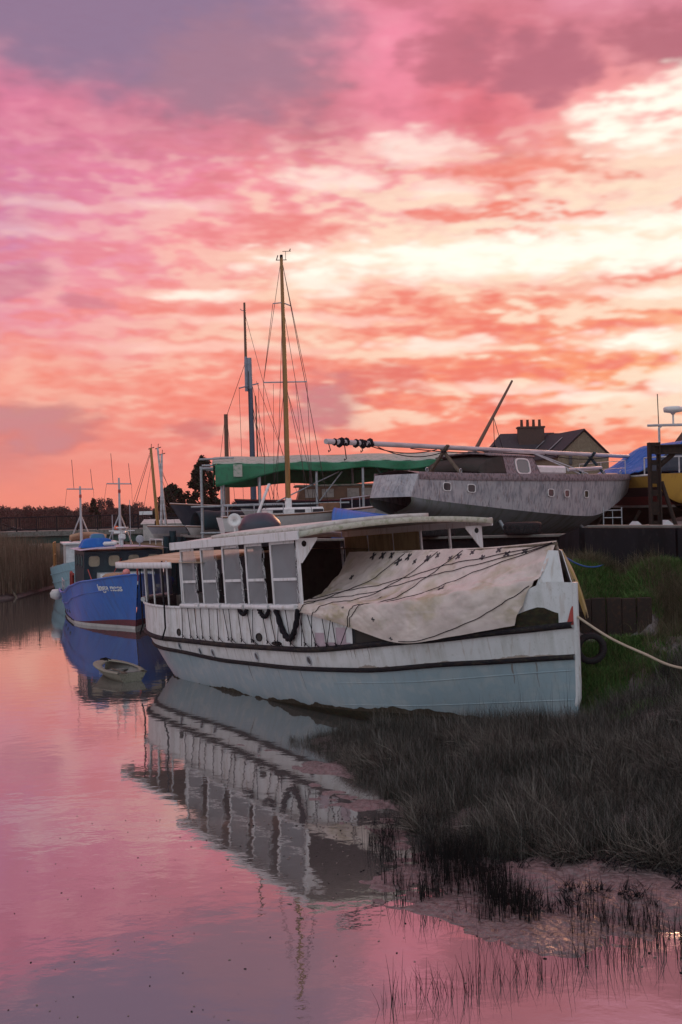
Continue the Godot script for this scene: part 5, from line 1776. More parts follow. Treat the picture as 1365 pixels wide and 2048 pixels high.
	lathe(s, [Vector2(0.001, -0.09), Vector2(0.07, -0.04), Vector2(0.08, 0.03), Vector2(0.001, 0.1)], Vector3(4.6, 5.42, -0.1), Basis(), 8)
	obj("block", s, M.iron_black, d)

# ------------------------------------------------------------------ quay, yard and walls
func wall_run(parent, called, a: Vector3, b: Vector3, y0: float, thick: float, m):
	var d = (b - a)
	d.y = 0
	var n = d.normalized().cross(Vector3.UP) * thick
	var s = ST()
	plate(s, [Vector3(a.x, y0, a.z), Vector3(b.x, y0, b.z), b, a], n)
	return obj(called, s, m, parent)

func poly_sheet(called, pts: Array, y: float, m):
	var p2 = PackedVector2Array()
	for p in pts:
		p2.append(Vector2(p[0], p[1]))
	var ix = Geometry2D.triangulate_polygon(p2)
	var s = ST()
	flat(s)
	for i in range(0, ix.size(), 3):
		tri(s, Vector3(p2[ix[i]].x, y, p2[ix[i]].y), Vector3(p2[ix[i + 1]].x, y, p2[ix[i + 1]].y), Vector3(p2[ix[i + 2]].x, y, p2[ix[i + 2]].y))
	return struct(called, s, m)

func quay():
	var q = thing("quay_wall", "low dark quay wall running behind the white boat", "wall")
	var run = [Vector3(4.9, 3.15, -24.5), Vector3(2.54, 3.1, -27.0), Vector3(-0.6, 3.02, -31.5), Vector3(-5.6, 3.02, -42.0), Vector3(-8.6, 3.0, -58.0), Vector3(-9.0, 3.0, -70.0)]
	for i in run.size() - 1:
		wall_run(q, "wall_panel", run[i], run[i + 1], -1.5, 0.4, M.quay_black)
		var s = ST()
		beam(s, run[i] + Vector3(0.1, 0.03, -0.1), run[i + 1] + Vector3(0.1, 0.03, -0.1), 0.5, 0.06)
		obj("coping", s, M.concrete, q)
	var f = thing("flood_wall", "tall black flood wall above the grassy bank at right", "wall")
	var fr = [Vector3(4.9, 3.16, -24.4), Vector3(5.04, 3.36, -23.0), Vector3(6.4, 3.34, -21.5), Vector3(9.5, 3.34, -19.0), Vector3(16.0, 3.34, -14.0)]
	for i in fr.size() - 1:
		wall_run(f, "wall_panel", fr[i], fr[i + 1], 1.2, 0.3, M.quay_black)
		var s = ST()
		beam(s, fr[i] + Vector3(0.08, 0.02, -0.12), fr[i + 1] + Vector3(0.08, 0.02, -0.12), 0.36, 0.05)
		obj("coping", s, M.concrete, f)
	for p in [[Vector3(5.03, 2.55, -22.97), 0.8, 0.016], [Vector3(4.86, 2.4, -23.9), 0.5, 0.012], [Vector3(5.95, 2.6, -21.97), 0.7, 0.008]]:
		var s = ST()
		rod(s, p[0], p[0] + Vector3(0, p[1], 0), p[2], 5)
		obj("joint_strip", s, M.metal_grey, f)
	poly_sheet("yard_ground", [[40, -14.2], [16.2, -14.2], [9.7, -19.2], [6.6, -21.8], [5.2, -23.3], [5.0, -24.8], [2.7, -27.3], [-0.4, -31.8], [-5.4, -42.3], [-8.4, -58.0], [-8.8, -80.0], [-8.8, -140.0], [90, -140.0], [90, -14.2]], 2.92, M.yard_ground)
	# piles and dark fendering at the corner by the blue boat
	rng.seed = 31
	var nth = ["leftmost of the row", "second from the left", "third from the left", "fourth from the left", "fifth from the left", "rightmost of the row"]
	for i in 6:
		var s = ST()
		var x = -6.6 + i * 0.22
		rod(s, Vector3(x, -1.0, -43.2 - i * 0.1), Vector3(x + 0.02, 3.15 + rng.randf_range(-0.15, 0.12), -43.2 - i * 0.1), 0.13, 9)
		tag(obj("timber_pile", s, M.teal_dark), "dark timber mooring pile behind the blue boat, " + nth[i], "pile", "timber piles by the blue boat")
	# steel piling that holds the step in the bank
	var pl = thing("bank_piling", "low rusty sheet piling holding the grassy step beside the white bow", "piling")
	for i in 6:
		var s = ST()
		var x = 3.98 + i * 0.27
		box(s, Vector3(x, 1.75, -20.42 + 0.03 * (i % 2)), Vector3(0.262, 0.8 + rng.randf_range(-0.05, 0.03), 0.06), Basis(), 0.015)
		obj("plank", s, M.steel_rust, pl)
	var s = ST()
	lathe(s, [Vector2(0.07, -0.015), Vector2(0.09, 0.0), Vector2(0.07, 0.015), Vector2(0.055, 0.0), Vector2(0.07, -0.015)], Vector3(4.2, 1.86, -20.3), Basis(Vector3.RIGHT, PI / 2.0), 14)
	obj("mooring_ring", s, M.steel_rust, pl)
	tyre(Vector3(4.02, 3.33, -25.5), Basis(), 0.42, "black tyre lying on the quay wall left of the tarpaulin's peak", "tyres on the quay wall")
	tyre(Vector3(2.25, 3.3, -27.6), Basis(), 0.46, "black tyre lying on the quay wall, seen under the white boat's roof", "tyres on the quay wall")
	s = ST()
	tube(s, [Vector3(-7.9, 2.92, -49.0), Vector3(-7.9, 3.6, -49.0), Vector3(-7.8, 3.72, -49.0), Vector3(-3.5, 3.75, -49.5)], 0.05, 7)
	rod(s, Vector3(-5.8, 2.92, -49.2), Vector3(-5.8, 3.72, -49.2), 0.04)
	tag(obj("barrier_rail", s, M.iron_black), "black tubular barrier on the quay behind the blue boat", "barrier")
	# small pale site hut
	var h = thing("site_hut", "small pale hut with dark windows on the quay behind the blue boat", "hut", Vector3(-7.6, 2.92, -52.0), 6.0)
	s = ST()
	box(s, Vector3(0, 0.2, 0), Vector3(2.6, 0.75, 1.5))
	obj("wall", s, M.render_white, h)
	s = ST()
	plate(s, [Vector3(-1.4, 0.56, 0.8), Vector3(1.4, 0.56, 0.8), Vector3(1.3, 0.75, 0), Vector3(-1.3, 0.75, 0)], Vector3(0, 0.03, -0.02))
	obj("roof", s, M.render_white, h)
	for x in [-0.75, 0.0, 0.8]:
		s = ST()
		box(s, Vector3(x, 0.25, 0.76), Vector3(0.22, 0.36, 0.04))
		obj("window", s, M.glass_dark, h)

# ------------------------------------------------------------------ shed of scaffolding and green sheet
func shed():
	var w = thing("scaffold_shed", "scaffolding boat shelter roofed with a green tarpaulin", "shelter", Vector3(-4.2, 0, -39.2), 4.5)
	rng.seed = 3
	var s: SurfaceTool
	var ey = func(u): return 5.52 + 0.05 * sin(u * 22.0) * 0.4
	s = ST()
	sheet(s, 60, 10, func(u, v):
		var x = lerpf(-0.15, 8.5, u)
		return Vector3(x, ey.call(u) + 0.34 * sin(v * PI * 0.5) + 0.02 * sin(u * 75.0) * (1.0 - v), lerpf(0.12, -2.0, v)), 0.01)
	obj("roof_sheet", s, M.tarp_faded, w)
	s = ST()
	sheet(s, 30, 6, func(u, v):
		return Vector3(lerpf(-0.1, 8.5, u), 5.86 - 0.36 * v * v, lerpf(-2.0, -4.1, v)), 0.01)
	obj("roof_sheet", s, M.tarp_green, w)
	s = ST()
	sheet(s, 60, 6, func(u, v):
		var x = lerpf(-0.05, 8.5, u)
		var drop = 0.26 + 0.5 * pow(maxf(0.0, 1.0 - u * 3.2), 1.2) + 0.05 * sin(u * 19.0)
		return Vector3(x, ey.call(u) - drop * v, 0.13 + 0.05 * sin(u * 40.0) * v), 0.008)
	obj("valance", s, M.tarp_green, w)
	s = ST()
	sheet(s, 40, 4, func(u, v):
		return Vector3(lerpf(-0.1, 8.5, u), 5.5 - (0.62 + 0.06 * sin(u * 15.0)) * v, -4.1), 0.008)
	obj("valance", s, M.tarp_green, w)
	s = ST()
	sheet(s, 8, 10, func(u, v):
		var z = lerpf(0.1, -4.1, v)
		return Vector3(-0.12, 5.55 + 0.3 * sin(v * PI) - u * (0.75 - 0.3 * v), z), 0.008)
	obj("end_flap", s, M.tarp_green, w)
	s = ST()
	box(s, Vector3(0.72, 5.3, 0.16), Vector3(0.3, 0.42, 0.01))
	obj("patch", s, M.tarp_faded, w)
	for x in [0.15, 1.45, 3.4, 5.0, 6.6, 8.3]:
		for z in [0.0, -4.0]:
			s = ST()
			rod(s, Vector3(x, 2.92, z), Vector3(x, 5.55, z), 0.045, 8)
			obj("pole", s, M.galvanised, w)
		s = ST()
		tube(s, [Vector3(x, 5.5, 0), Vector3(x, 5.8, -2), Vector3(x, 5.5, -4)], 0.03, 6)
		obj("rafter", s, M.galvanised, w)
	for L in [[Vector3(-0.9, 4.1, 0.05), Vector3(4.5, 4.12, 0.05)], [Vector3(-0.6, 3.2, 0.05), Vector3(2.2, 3.2, 0.05)], [Vector3(-0.6, 5.72, -0.2), Vector3(0.6, 5.76, -0.2)], [Vector3(-0.5, 5.5, 0.0), Vector3(8.5, 5.5, 0.0)], [Vector3(-0.5, 5.5, -4.0), Vector3(8.5, 5.5, -4.0)]]:
		s = ST()
		rod(s, L[0], L[1], 0.035, 7)
		obj("ledger_pole", s, M.galvanised, w)
	s = ST()
	rod(s, Vector3(-0.55, 2.92, -0.6), Vector3(-0.55, 5.5, -0.6), 0.05, 8)
	rod(s, Vector3(-0.6, 5.42, -0.6), Vector3(0.3, 5.42, -0.6), 0.05, 8)
	obj("pole", s, M.galvanised, w)
	s = ST()
	rod(s, Vector3(5.4, 5.45, -0.1), Vector3(6.5, 3.8, -0.1), 0.035, 6)
	rod(s, Vector3(6.4, 5.45, -3.0), Vector3(5.3, 3.9, -3.0), 0.035, 6)
	obj("brace", s, M.green_paint, w)
	s = ST()
	for p in [[2.0, 4.2], [3.5, 4.3]]:
		rod(s, Vector3(p[0], 4.2, -0.2), Vector3(p[1], 5.2, -0.2), 0.025)
	obj("brace", s, M.galvanised, w)
	for x in [0.35, 1.3]:
		s = ST()
		beam(s, Vector3(x - 0.2, 2.94, 0.2), Vector3(x + 0.1, 3.5, -0.3), 0.1, 0.06)
		var o = obj("timber_shore", s, M.wood_grey)
		o.transform = w.transform
		tag(o, "leaning timber shore beneath the green shelter's near end", "timber", "timber shores under the shelter")
	# the boat inside
	var B = {"xs": 0.4, "xb": 8.2, "rake": 0.35, "rake_s": 0.7, "flare": 0.0}
	B.beam = func(t): return 1.5 * sqrt(maxf(0.0, 1.0 - pow(absf(t - 0.45) / 0.56, 2.4))) + 0.02
	B.sheer = func(t): return 4.22 + 0.2 * pow((t - 0.4) * 1.7, 2.0)
	B.keel = func(t): return 2.95 + 0.3 * t
	B.sec = func(t): return 0.45
	var b = thing("classic_yacht", "navy and white wooden yacht laid up beneath the green shelter", "boat", w.position + Vector3(0.0, 0, -2.0), 4.5)
	s = ST()
	band(s, B, func(t): return B.sheer.call(t) - 0.3, B.sheer, 36, 3)
	var hull = obj("hull", s, M.navy, b)
	s = ST()
	band(s, B, func(t): return B.keel.call(t) + 0.25, func(t): return B.sheer.call(t) - 0.3, 36, 5)
	obj("lower_planking", s, M.white_gloss, hull)
	s = ST()
	band(s, B, B.keel, func(t): return B.keel.call(t) + 0.25, 36, 3)
	obj("underbody", s, M.antifoul_red, hull)
	s = ST()
	rail(s, B, B.sheer, 0.05, 0.03, 0.0, 1.0, 30)
	obj("rubbing_rail", s, M.antifoul_red, b)
	s = ST()
	deck(s, B, B.sheer, 24, 0.03, 0.0, 1.0, 0.06)
	obj("deck", s, M.varnish, b)
	s = ST()
	plate(s, [Vector3(2.6, 4.2, -0.8), Vector3(5.6, 4.2, -0.8), Vector3(5.3, 4.72, -0.8), Vector3(2.75, 4.72, -0.8)], Vector3(0, 0, 1.6))
	var cab = obj("cabin", s, M.varnish, b)
	s = ST()
	box(s, Vector3(4.0, 4.76, 0), Vector3(2.9, 0.06, 1.8))
	obj("cabin_roof", s, M.tarp_faded, cab)
	for x in [3.1, 3.7, 4.6, 5.1]:
		s = ST()
		box(s, Vector3(x, 4.48, 0.81), Vector3(0.42, 0.3, 0.03))
		obj("window", s, M.render_white, cab)
	s = ST()
	sheet(s, 6, 8, func(u, v): return Vector3(0.35 - 0.15 * sin(v * PI), lerpf(3.25, 4.1, v), lerpf(-0.1, 0.5, u) * sin(v * PI) + 0.6), 0.05)
	obj("rudder", s, M.varnish, b)
	# corrugated store far behind the shelter
	var g = thing("corrugated_store", "low grey corrugated store seen through the green shelter", "shed", Vector3(4.0, 2.92, -62.0), 0.0)
	s = ST()
	box(s, Vector3(0, 0.7, 0), Vector3(10.0, 1.4, 4.0))
	obj("wall", s, M.wall_dark, g)
	s = ST()
	sheet(s, 120, 3, func(u, v): return Vector3(lerpf(-5.2, 5.2, u), 1.36 + 0.75 * v + 0.02 * sin(u * 300.0), lerpf(2.15, 0.0, v)), 0.02)
	obj("roof", s, M.tarp_faded, g)
	s = ST()
	sheet(s, 4, 2, func(u, v): return Vector3(lerpf(-5.2, 5.2, u), 2.11 - 0.75 * v, lerpf(0.0, -2.15, v)), 0.02)
	obj("roof", s, M.slate, g)

# ------------------------------------------------------------------ masts and small yachts in the yard
func wires(parent, list: Array, r := 0.008):
	for L in list:
		var s = ST()
		rod(s, L[0], L[1], L[2] if L.size() > 2 else r, 4)
		obj("stay", s, M.wire, parent)

func small_hull(w, L, hb, sheer_y, keel_y, m, m_low, bow := 0.1):
	var B = {"xs": -L * 0.5, "xb": L * 0.5, "rake": 0.6, "rake_s": 0.2, "flare": 0.0}
	B.beam = func(t): return hb * sqrt(maxf(0.0, 1.0 - pow(maxf(0.0, (t - 0.4) / 0.605), 2.1))) * (0.7 + 0.3 * smoothstep(0.0, 0.4, t)) + 0.015
	B.sheer = func(t): return sheer_y + bow * t * t
	B.keel = func(_t): return keel_y
	B.sec = func(t): return 0.4 + 0.2 * t
	var s = ST()
	var wl = lerpf(keel_y, sheer_y, 0.45)
	band(s, B, func(_t): return wl, B.sheer, 30, 5)
	transom(s, B, keel_y, sheer_y)
	var hull = obj("hull", s, m, w)
	s = ST()
	band(s, B, B.keel, func(_t): return wl, 30, 4)
	obj("underbody", s, m_low, hull)
	s = ST()
	rail(s, B, B.sheer, 0.05, 0.03, 0.0, 1.0, 30)
	obj("rubbing_rail", s, M.varnish, w)
	s = ST()
	deck(s, B, B.sheer, 20, 0.02, 0.0, 1.0, 0.05)
	obj("deck", s, M.render_white, w)
	return B

func yard_yachts():
	var s: SurfaceTool
	# white yacht that carries the tallest mast
	var a = thing("white_yacht", "small white yacht below the tallest varnished mast, behind the white boat's roof", "boat", Vector3(-1.35, 0, -37.2), 14.0)
	small_hull(a, 5.2, 1.0, 3.72, 2.9, M.white_gloss, M.antifoul_red, 0.22)
	s = ST()
	box(s, Vector3(-0.2, 3.86, 0), Vector3(1.9, 0.26, 1.1), Basis(), 0.06)
	var cb = obj("cabin", s, M.white_gloss, a)
	for x in [-0.8, -0.1, 0.5]:
		s = ST()
		box(s, Vector3(x, 3.87, 0.56), Vector3(0.34, 0.1, 0.03))
		obj("window", s, M.glass_dark, cb)
	s = ST()
	box(s, Vector3(0.95, 3.95, 0.2), Vector3(0.55, 0.32, 0.7), Basis(), 0.02)
	obj("hatch_box", s, M.varnish, a)
	s = ST()
	rails(s, [Vector3(1.2, 3.8, 0.75), Vector3(1.9, 3.85, 0.5), Vector3(2.45, 3.9, 0.1), Vector3(1.9, 3.85, -0.5)], 0.42, 0.015, false)
	obj("pulpit", s, M.metal_grey, a)
	s = ST()
	rails(s, [Vector3(-2.4, 3.72, -0.5), Vector3(-2.5, 3.72, 0.0), Vector3(-2.4, 3.72, 0.5), Vector3(-1.6, 3.72, 0.75), Vector3(-0.7, 3.72, 0.9)], 0.4, 0.015, true)
	obj("pushpit", s, M.metal_grey, a)
	s = ST()
	beam(s, Vector3(-1.6, 3.6, 0.9), Vector3(-1.1, 4.75, 0.75), 0.12, 0.05)
	obj("ladder", s, M.white_gloss, a)
	# its mast, in the yacht's own frame
	var fr = {"t": a.transform.affine_inverse()}
	var P = func(x, y, z): return fr.t * Vector3(x, y, z)
	s = ST()
	tube(s, [P.call(-1.7, 3.7, -37.3), P.call(-1.7, 8.0, -37.3), P.call(-1.72, 12.1, -37.3)], [0.085, 0.08, 0.05], 10)
	var mast = obj("mast", s, M.mast_wood, a)
	s = ST()
	box(s, P.call(-1.72, 12.12, -37.3), Vector3(0.09, 0.14, 0.09))
	rod(s, P.call(-1.9, 12.02, -37.3), P.call(-1.55, 12.02, -37.3), 0.014, 5)
	rod(s, P.call(-1.58, 12.02, -37.3), P.call(-1.58, 12.3, -37.3), 0.008, 4)
	rod(s, P.call(-1.68, 12.3, -37.3), P.call(-1.4, 12.3, -37.3), 0.01, 4)
	rod(s, P.call(-1.45, 12.3, -37.3), P.call(-1.42, 12.38, -37.3), 0.016, 4)
	rod(s, P.call(-1.88, 12.02, -37.3), P.call(-1.83, 12.18, -37.3), 0.016, 4)
	obj("masthead_fittings", s, M.iron_black, mast)
	s = ST()
	tube(s, [P.call(-2.02, 10.58, -37.1), P.call(-1.72, 10.64, -37.3), P.call(-1.45, 10.56, -37.5)], 0.02, 6)
	obj("spreader", s, M.metal_grey, mast)
	s = ST()
	rod(s, P.call(-2.4, 8.06, -37.25), P.call(-1.0, 8.06, -37.35), 0.024, 6)
	obj("spreader", s, M.metal_grey, mast)
	s = ST()
	box(s, P.call(-1.7, 4.1, -37.3), Vector3(0.2, 0.4, 0.2), Basis(), 0.03)
	obj("mast_collar", s, M.white_gloss, mast)
	wires(mast, [[P.call(-1.74, 11.98, -37.3), P.call(-2.4, 8.06, -37.25)], [P.call(-2.4, 8.06, -37.25), P.call(-2.42, 3.7, -36.8)], [P.call(-1.7, 11.98, -37.3), P.call(-1.0, 8.06, -37.35)], [P.call(-1.0, 8.06, -37.35), P.call(-0.9, 3.7, -37.6)], [P.call(-1.7, 12.0, -37.3), P.call(-0.35, 3.75, -36.9), 0.01], [P.call(-2.02, 10.58, -37.1), P.call(-2.4, 8.06, -37.25)], [P.call(-1.72, 10.5, -37.3), P.call(-2.05, 3.75, -36.5)], [P.call(-1.7, 10.5, -37.3), P.call(-0.75, 3.7, -37.2)], [P.call(-1.68, 8.0, -37.3), P.call(-0.9, 3.7, -36.6)], [P.call(-1.72, 8.0, -37.3), P.call(-2.3, 3.7, -37.8)], [P.call(-1.76, 12.0, -37.3), P.call(-1.78, 4.2, -37.2), 0.006], [P.call(-1.6, 7.6, -37.3), P.call(-0.6, 3.7, -37.0)], [P.call(-1.45, 10.56, -37.5), P.call(-1.0, 8.06, -37.35)], [P.call(-2.08, 8.0, -37.2), P.call(-2.15, 3.7, -37.0), 0.006], [P.call(-1.36, 8.0, -37.2), P.call(-1.1, 3.7, -37.0), 0.006]])
	# small blue boat by its side
	var bl = thing("blue_tender", "small upturned bright blue boat behind the white boat's roof", "boat", Vector3(0.62, 0, -36.2), -12.0)
	s = ST()
	sheet(s, 16, 8, func(u, v):
		var x = lerpf(-0.85, 0.95, u)
		var hw = 0.5 * sqrt(maxf(0.0, 1.0 - pow(maxf(0.0, (u - 0.25) / 0.755), 2.2)))
		var an = PI * v
		return Vector3(x, 2.95 + 0.98 * pow(maxf(sin(an), 0.0), 0.7) - 0.32 * u, hw * cos(an)), 0.02)
	obj("hull", s, M.blue_paint, bl)
	s = ST()
	rod(s, Vector3(-0.8, 3.9, 0), Vector3(0.85, 3.66, 0), 0.025, 6)
	obj("keel", s, M.blue_paint, bl)
	# gaff ketch behind the shelter
	var k = thing("gaff_ketch", "ketch with a blue mainmast and topmast rising behind the green shelter", "boat", Vector3(-3.2, 0, -47.0), 190.0)
	small_hull(k, 7.5, 1.3, 4.0, 2.95, M.navy, M.antifoul_red, 0.3)
	fr.t = k.transform.affine_inverse()
	s = ST()
	tube(s, [P.call(-3.52, 3.9, -46.7), P.call(-3.55, 8.9, -46.7)], [0.12, 0.1], 10)
	var km = obj("mainmast", s, M.mast_blue, k)
	s = ST()
	tube(s, [P.call(-3.55, 8.9, -46.7), P.call(-3.57, 10.15, -46.7)], [0.105, 0.1], 10)
	obj("masthead", s, M.mast_grey, km)
	s = ST()
	tube(s, [P.call(-3.7, 8.8, -46.7), P.call(-3.7, 10.2, -46.7)], [0.07, 0.065], 8)
	obj("topmast_heel", s, M.mast_grey, km)
	s = ST()
	tube(s, [P.call(-3.7, 10.2, -46.7), P.call(-3.7, 12.4, -46.7)], [0.06, 0.045], 8)
	obj("topmast", s, M.mast_dark, km)
	s = ST()
	rod(s, P.call(-3.98, 8.9, -46.4), P.call(-3.24, 9.14, -47.0), 0.03, 6)
	obj("crosstree", s, M.mast_grey, km)
	s = ST()
	box(s, P.call(-3.62, 9.95, -46.7), Vector3(0.3, 0.1, 0.1))
	obj("mast_cap", s, M.mast_grey, km)
	s = ST()
	tube(s, [P.call(-3.88, 12.15, -46.7), P.call(-3.8, 12.08, -46.7), P.call(-3.7, 12.08, -46.7)], 0.014, 4)
	obj("topmast_hook", s, M.mast_grey, km)
	s = ST()
	tube(s, [P.call(-3.35, 8.6, -46.6), P.call(-3.33, 8.1, -46.6), P.call(-3.32, 4.5, -46.6)], 0.03, 6)
	obj("gaff", s, M.mast_dark, km)
	s = ST()
	tube(s, [P.call(-4.72, 3.6, -48.0), P.call(-4.7, 8.0, -48.0)], [0.1, 0.085], 9)
	var mz = obj("mizzenmast", s, M.mast_dark, k)
	wires(k, [[P.call(-3.75, 9.9, -46.7), P.call(-4.66, 7.95, -48.0), 0.012], [P.call(-3.68, 11.9, -46.7), P.call(-2.0, 5.0, -46.2)], [P.call(-3.5, 9.2, -46.7), P.call(-2.4, 4.0, -46.2)], [P.call(-3.24, 9.1, -47.0), P.call(-3.2, 4.0, -46.2)], [P.call(-3.98, 8.95, -46.4), P.call(-3.9, 4.0, -46.2)], [P.call(-3.5, 8.3, -46.7), P.call(-2.6, 4.0, -46.2), 0.012], [P.call(-3.5, 8.1, -46.7), P.call(-2.75, 4.0, -46.2), 0.012], [P.call(-4.75, 7.8, -48.0), P.call(-5.25, 4.2, -48.0)], [P.call(-4.65, 7.8, -48.0), P.call(-4.4, 4.2, -48.0)], [P.call(-3.6, 9.6, -46.6), P.call(-3.62, 4.4, -46.4), 0.014], [P.call(-3.3, 9.2, -46.7), P.call(-1.6, 4.2, -46.5)]])
	# laid-up grey sloop with three bare masts, at left
	var g = thing("grey_sloop", "small grey sloop laid up on the quay with bare masts, bow to the left", "boat", Vector3(-5.5, 0, -46.4), 184.0)
	small_hull(g, 4.6, 0.8, 3.36, 2.93, M.metal_grey, M.boot_white, 0.06)
	fr.t = g.transform.affine_inverse()
	for q in [[-7.64, 6.6, -7.42, 3.2, M.mast_wood, 0.07], [-7.36, 6.6, -7.08, 3.2, M.alloy, 0.055], [-7.2, 6.35, -7.3, 3.2, M.alloy, 0.06]]:
		s = ST()
		tube(s, [P.call(q[2], q[3], -46.6), P.call(q[0], q[1], -46.6)], [q[5], q[5] * 0.75], 8)
		var o = obj("mast", s, q[4], g)
		s = ST()
		rod(s, P.call(q[0] - 0.1, q[1] - 0.05, -46.6), P.call(q[0] + 0.14, q[1] + 0.02, -46.6), 0.018, 5)
		rod(s, P.call(q[0] + 0.02, q[1], -46.6), P.call(q[0] + 0.03, q[1] + 0.16, -46.6), 0.012, 4)
		obj("masthead_fittings", s, M.iron_black, o)
	wires(g, [[P.call(-7.68, 6.4, -46.6), P.call(-8.7, 3.6, -46.6)], [P.call(-7.68, 6.3, -46.6), P.call(-8.6, 3.5, -46.6), 0.01], [P.call(-7.62, 6.0, -46.6), P.call(-8.1, 3.6, -46.6)], [P.call(-7.18, 5.6, -46.6), P.call(-6.4, 3.4, -46.6)], [P.call(-7.18, 5.5, -46.6), P.call(-6.2, 3.4, -46.6)], [P.call(-7.18, 5.2, -46.6), P.call(-6.7, 3.4, -46.6)]], 0.007)
	s = ST()
	box(s, Vector3(-0.35, 3.66, 0.3), Vector3(0.85, 0.5, 0.05), Basis(Vector3.UP, 0.1))
	obj("plywood_panel", s, M.copper_ply, g)
	s = ST()
	beam(s, Vector3(-1.6, 3.92, 0.34), Vector3(0.4, 3.92, 0.34), 0.04, 0.04)
	rod(s, Vector3(0.05, 3.3, 0.4), Vector3(0.1, 4.75, 0.4), 0.035)
	rod(s, Vector3(-0.3, 3.3, 0.4), Vector3(0.1, 4.0, 0.4), 0.02)
	obj("cover_frame", s, M.mast_dark, g)
	# boat under a dark cover next to it
	var c = thing("covered_boat", "boat under a dark teal cover beside the green shelter's poles", "boat", Vector3(-4.0, 0, -44.0), 200.0)
	small_hull(c, 4.0, 0.9, 3.3, 2.93, M.boot_white, M.boot_white, 0.1)
	s = ST()
	sheet(s, 14, 8, func(u, v):
		var an = PI * v
		return Vector3(lerpf(-1.9, 1.6, u), 3.25 + 0.72 * sin(an) * sin(clampf(u * 1.3 + 0.25, 0.0, 1.0) * PI * 0.5) + 0.03 * sin(u * 23.0), 0.95 * cos(an)), 0.01)
	obj("cover", s, M.teal_dark, c)

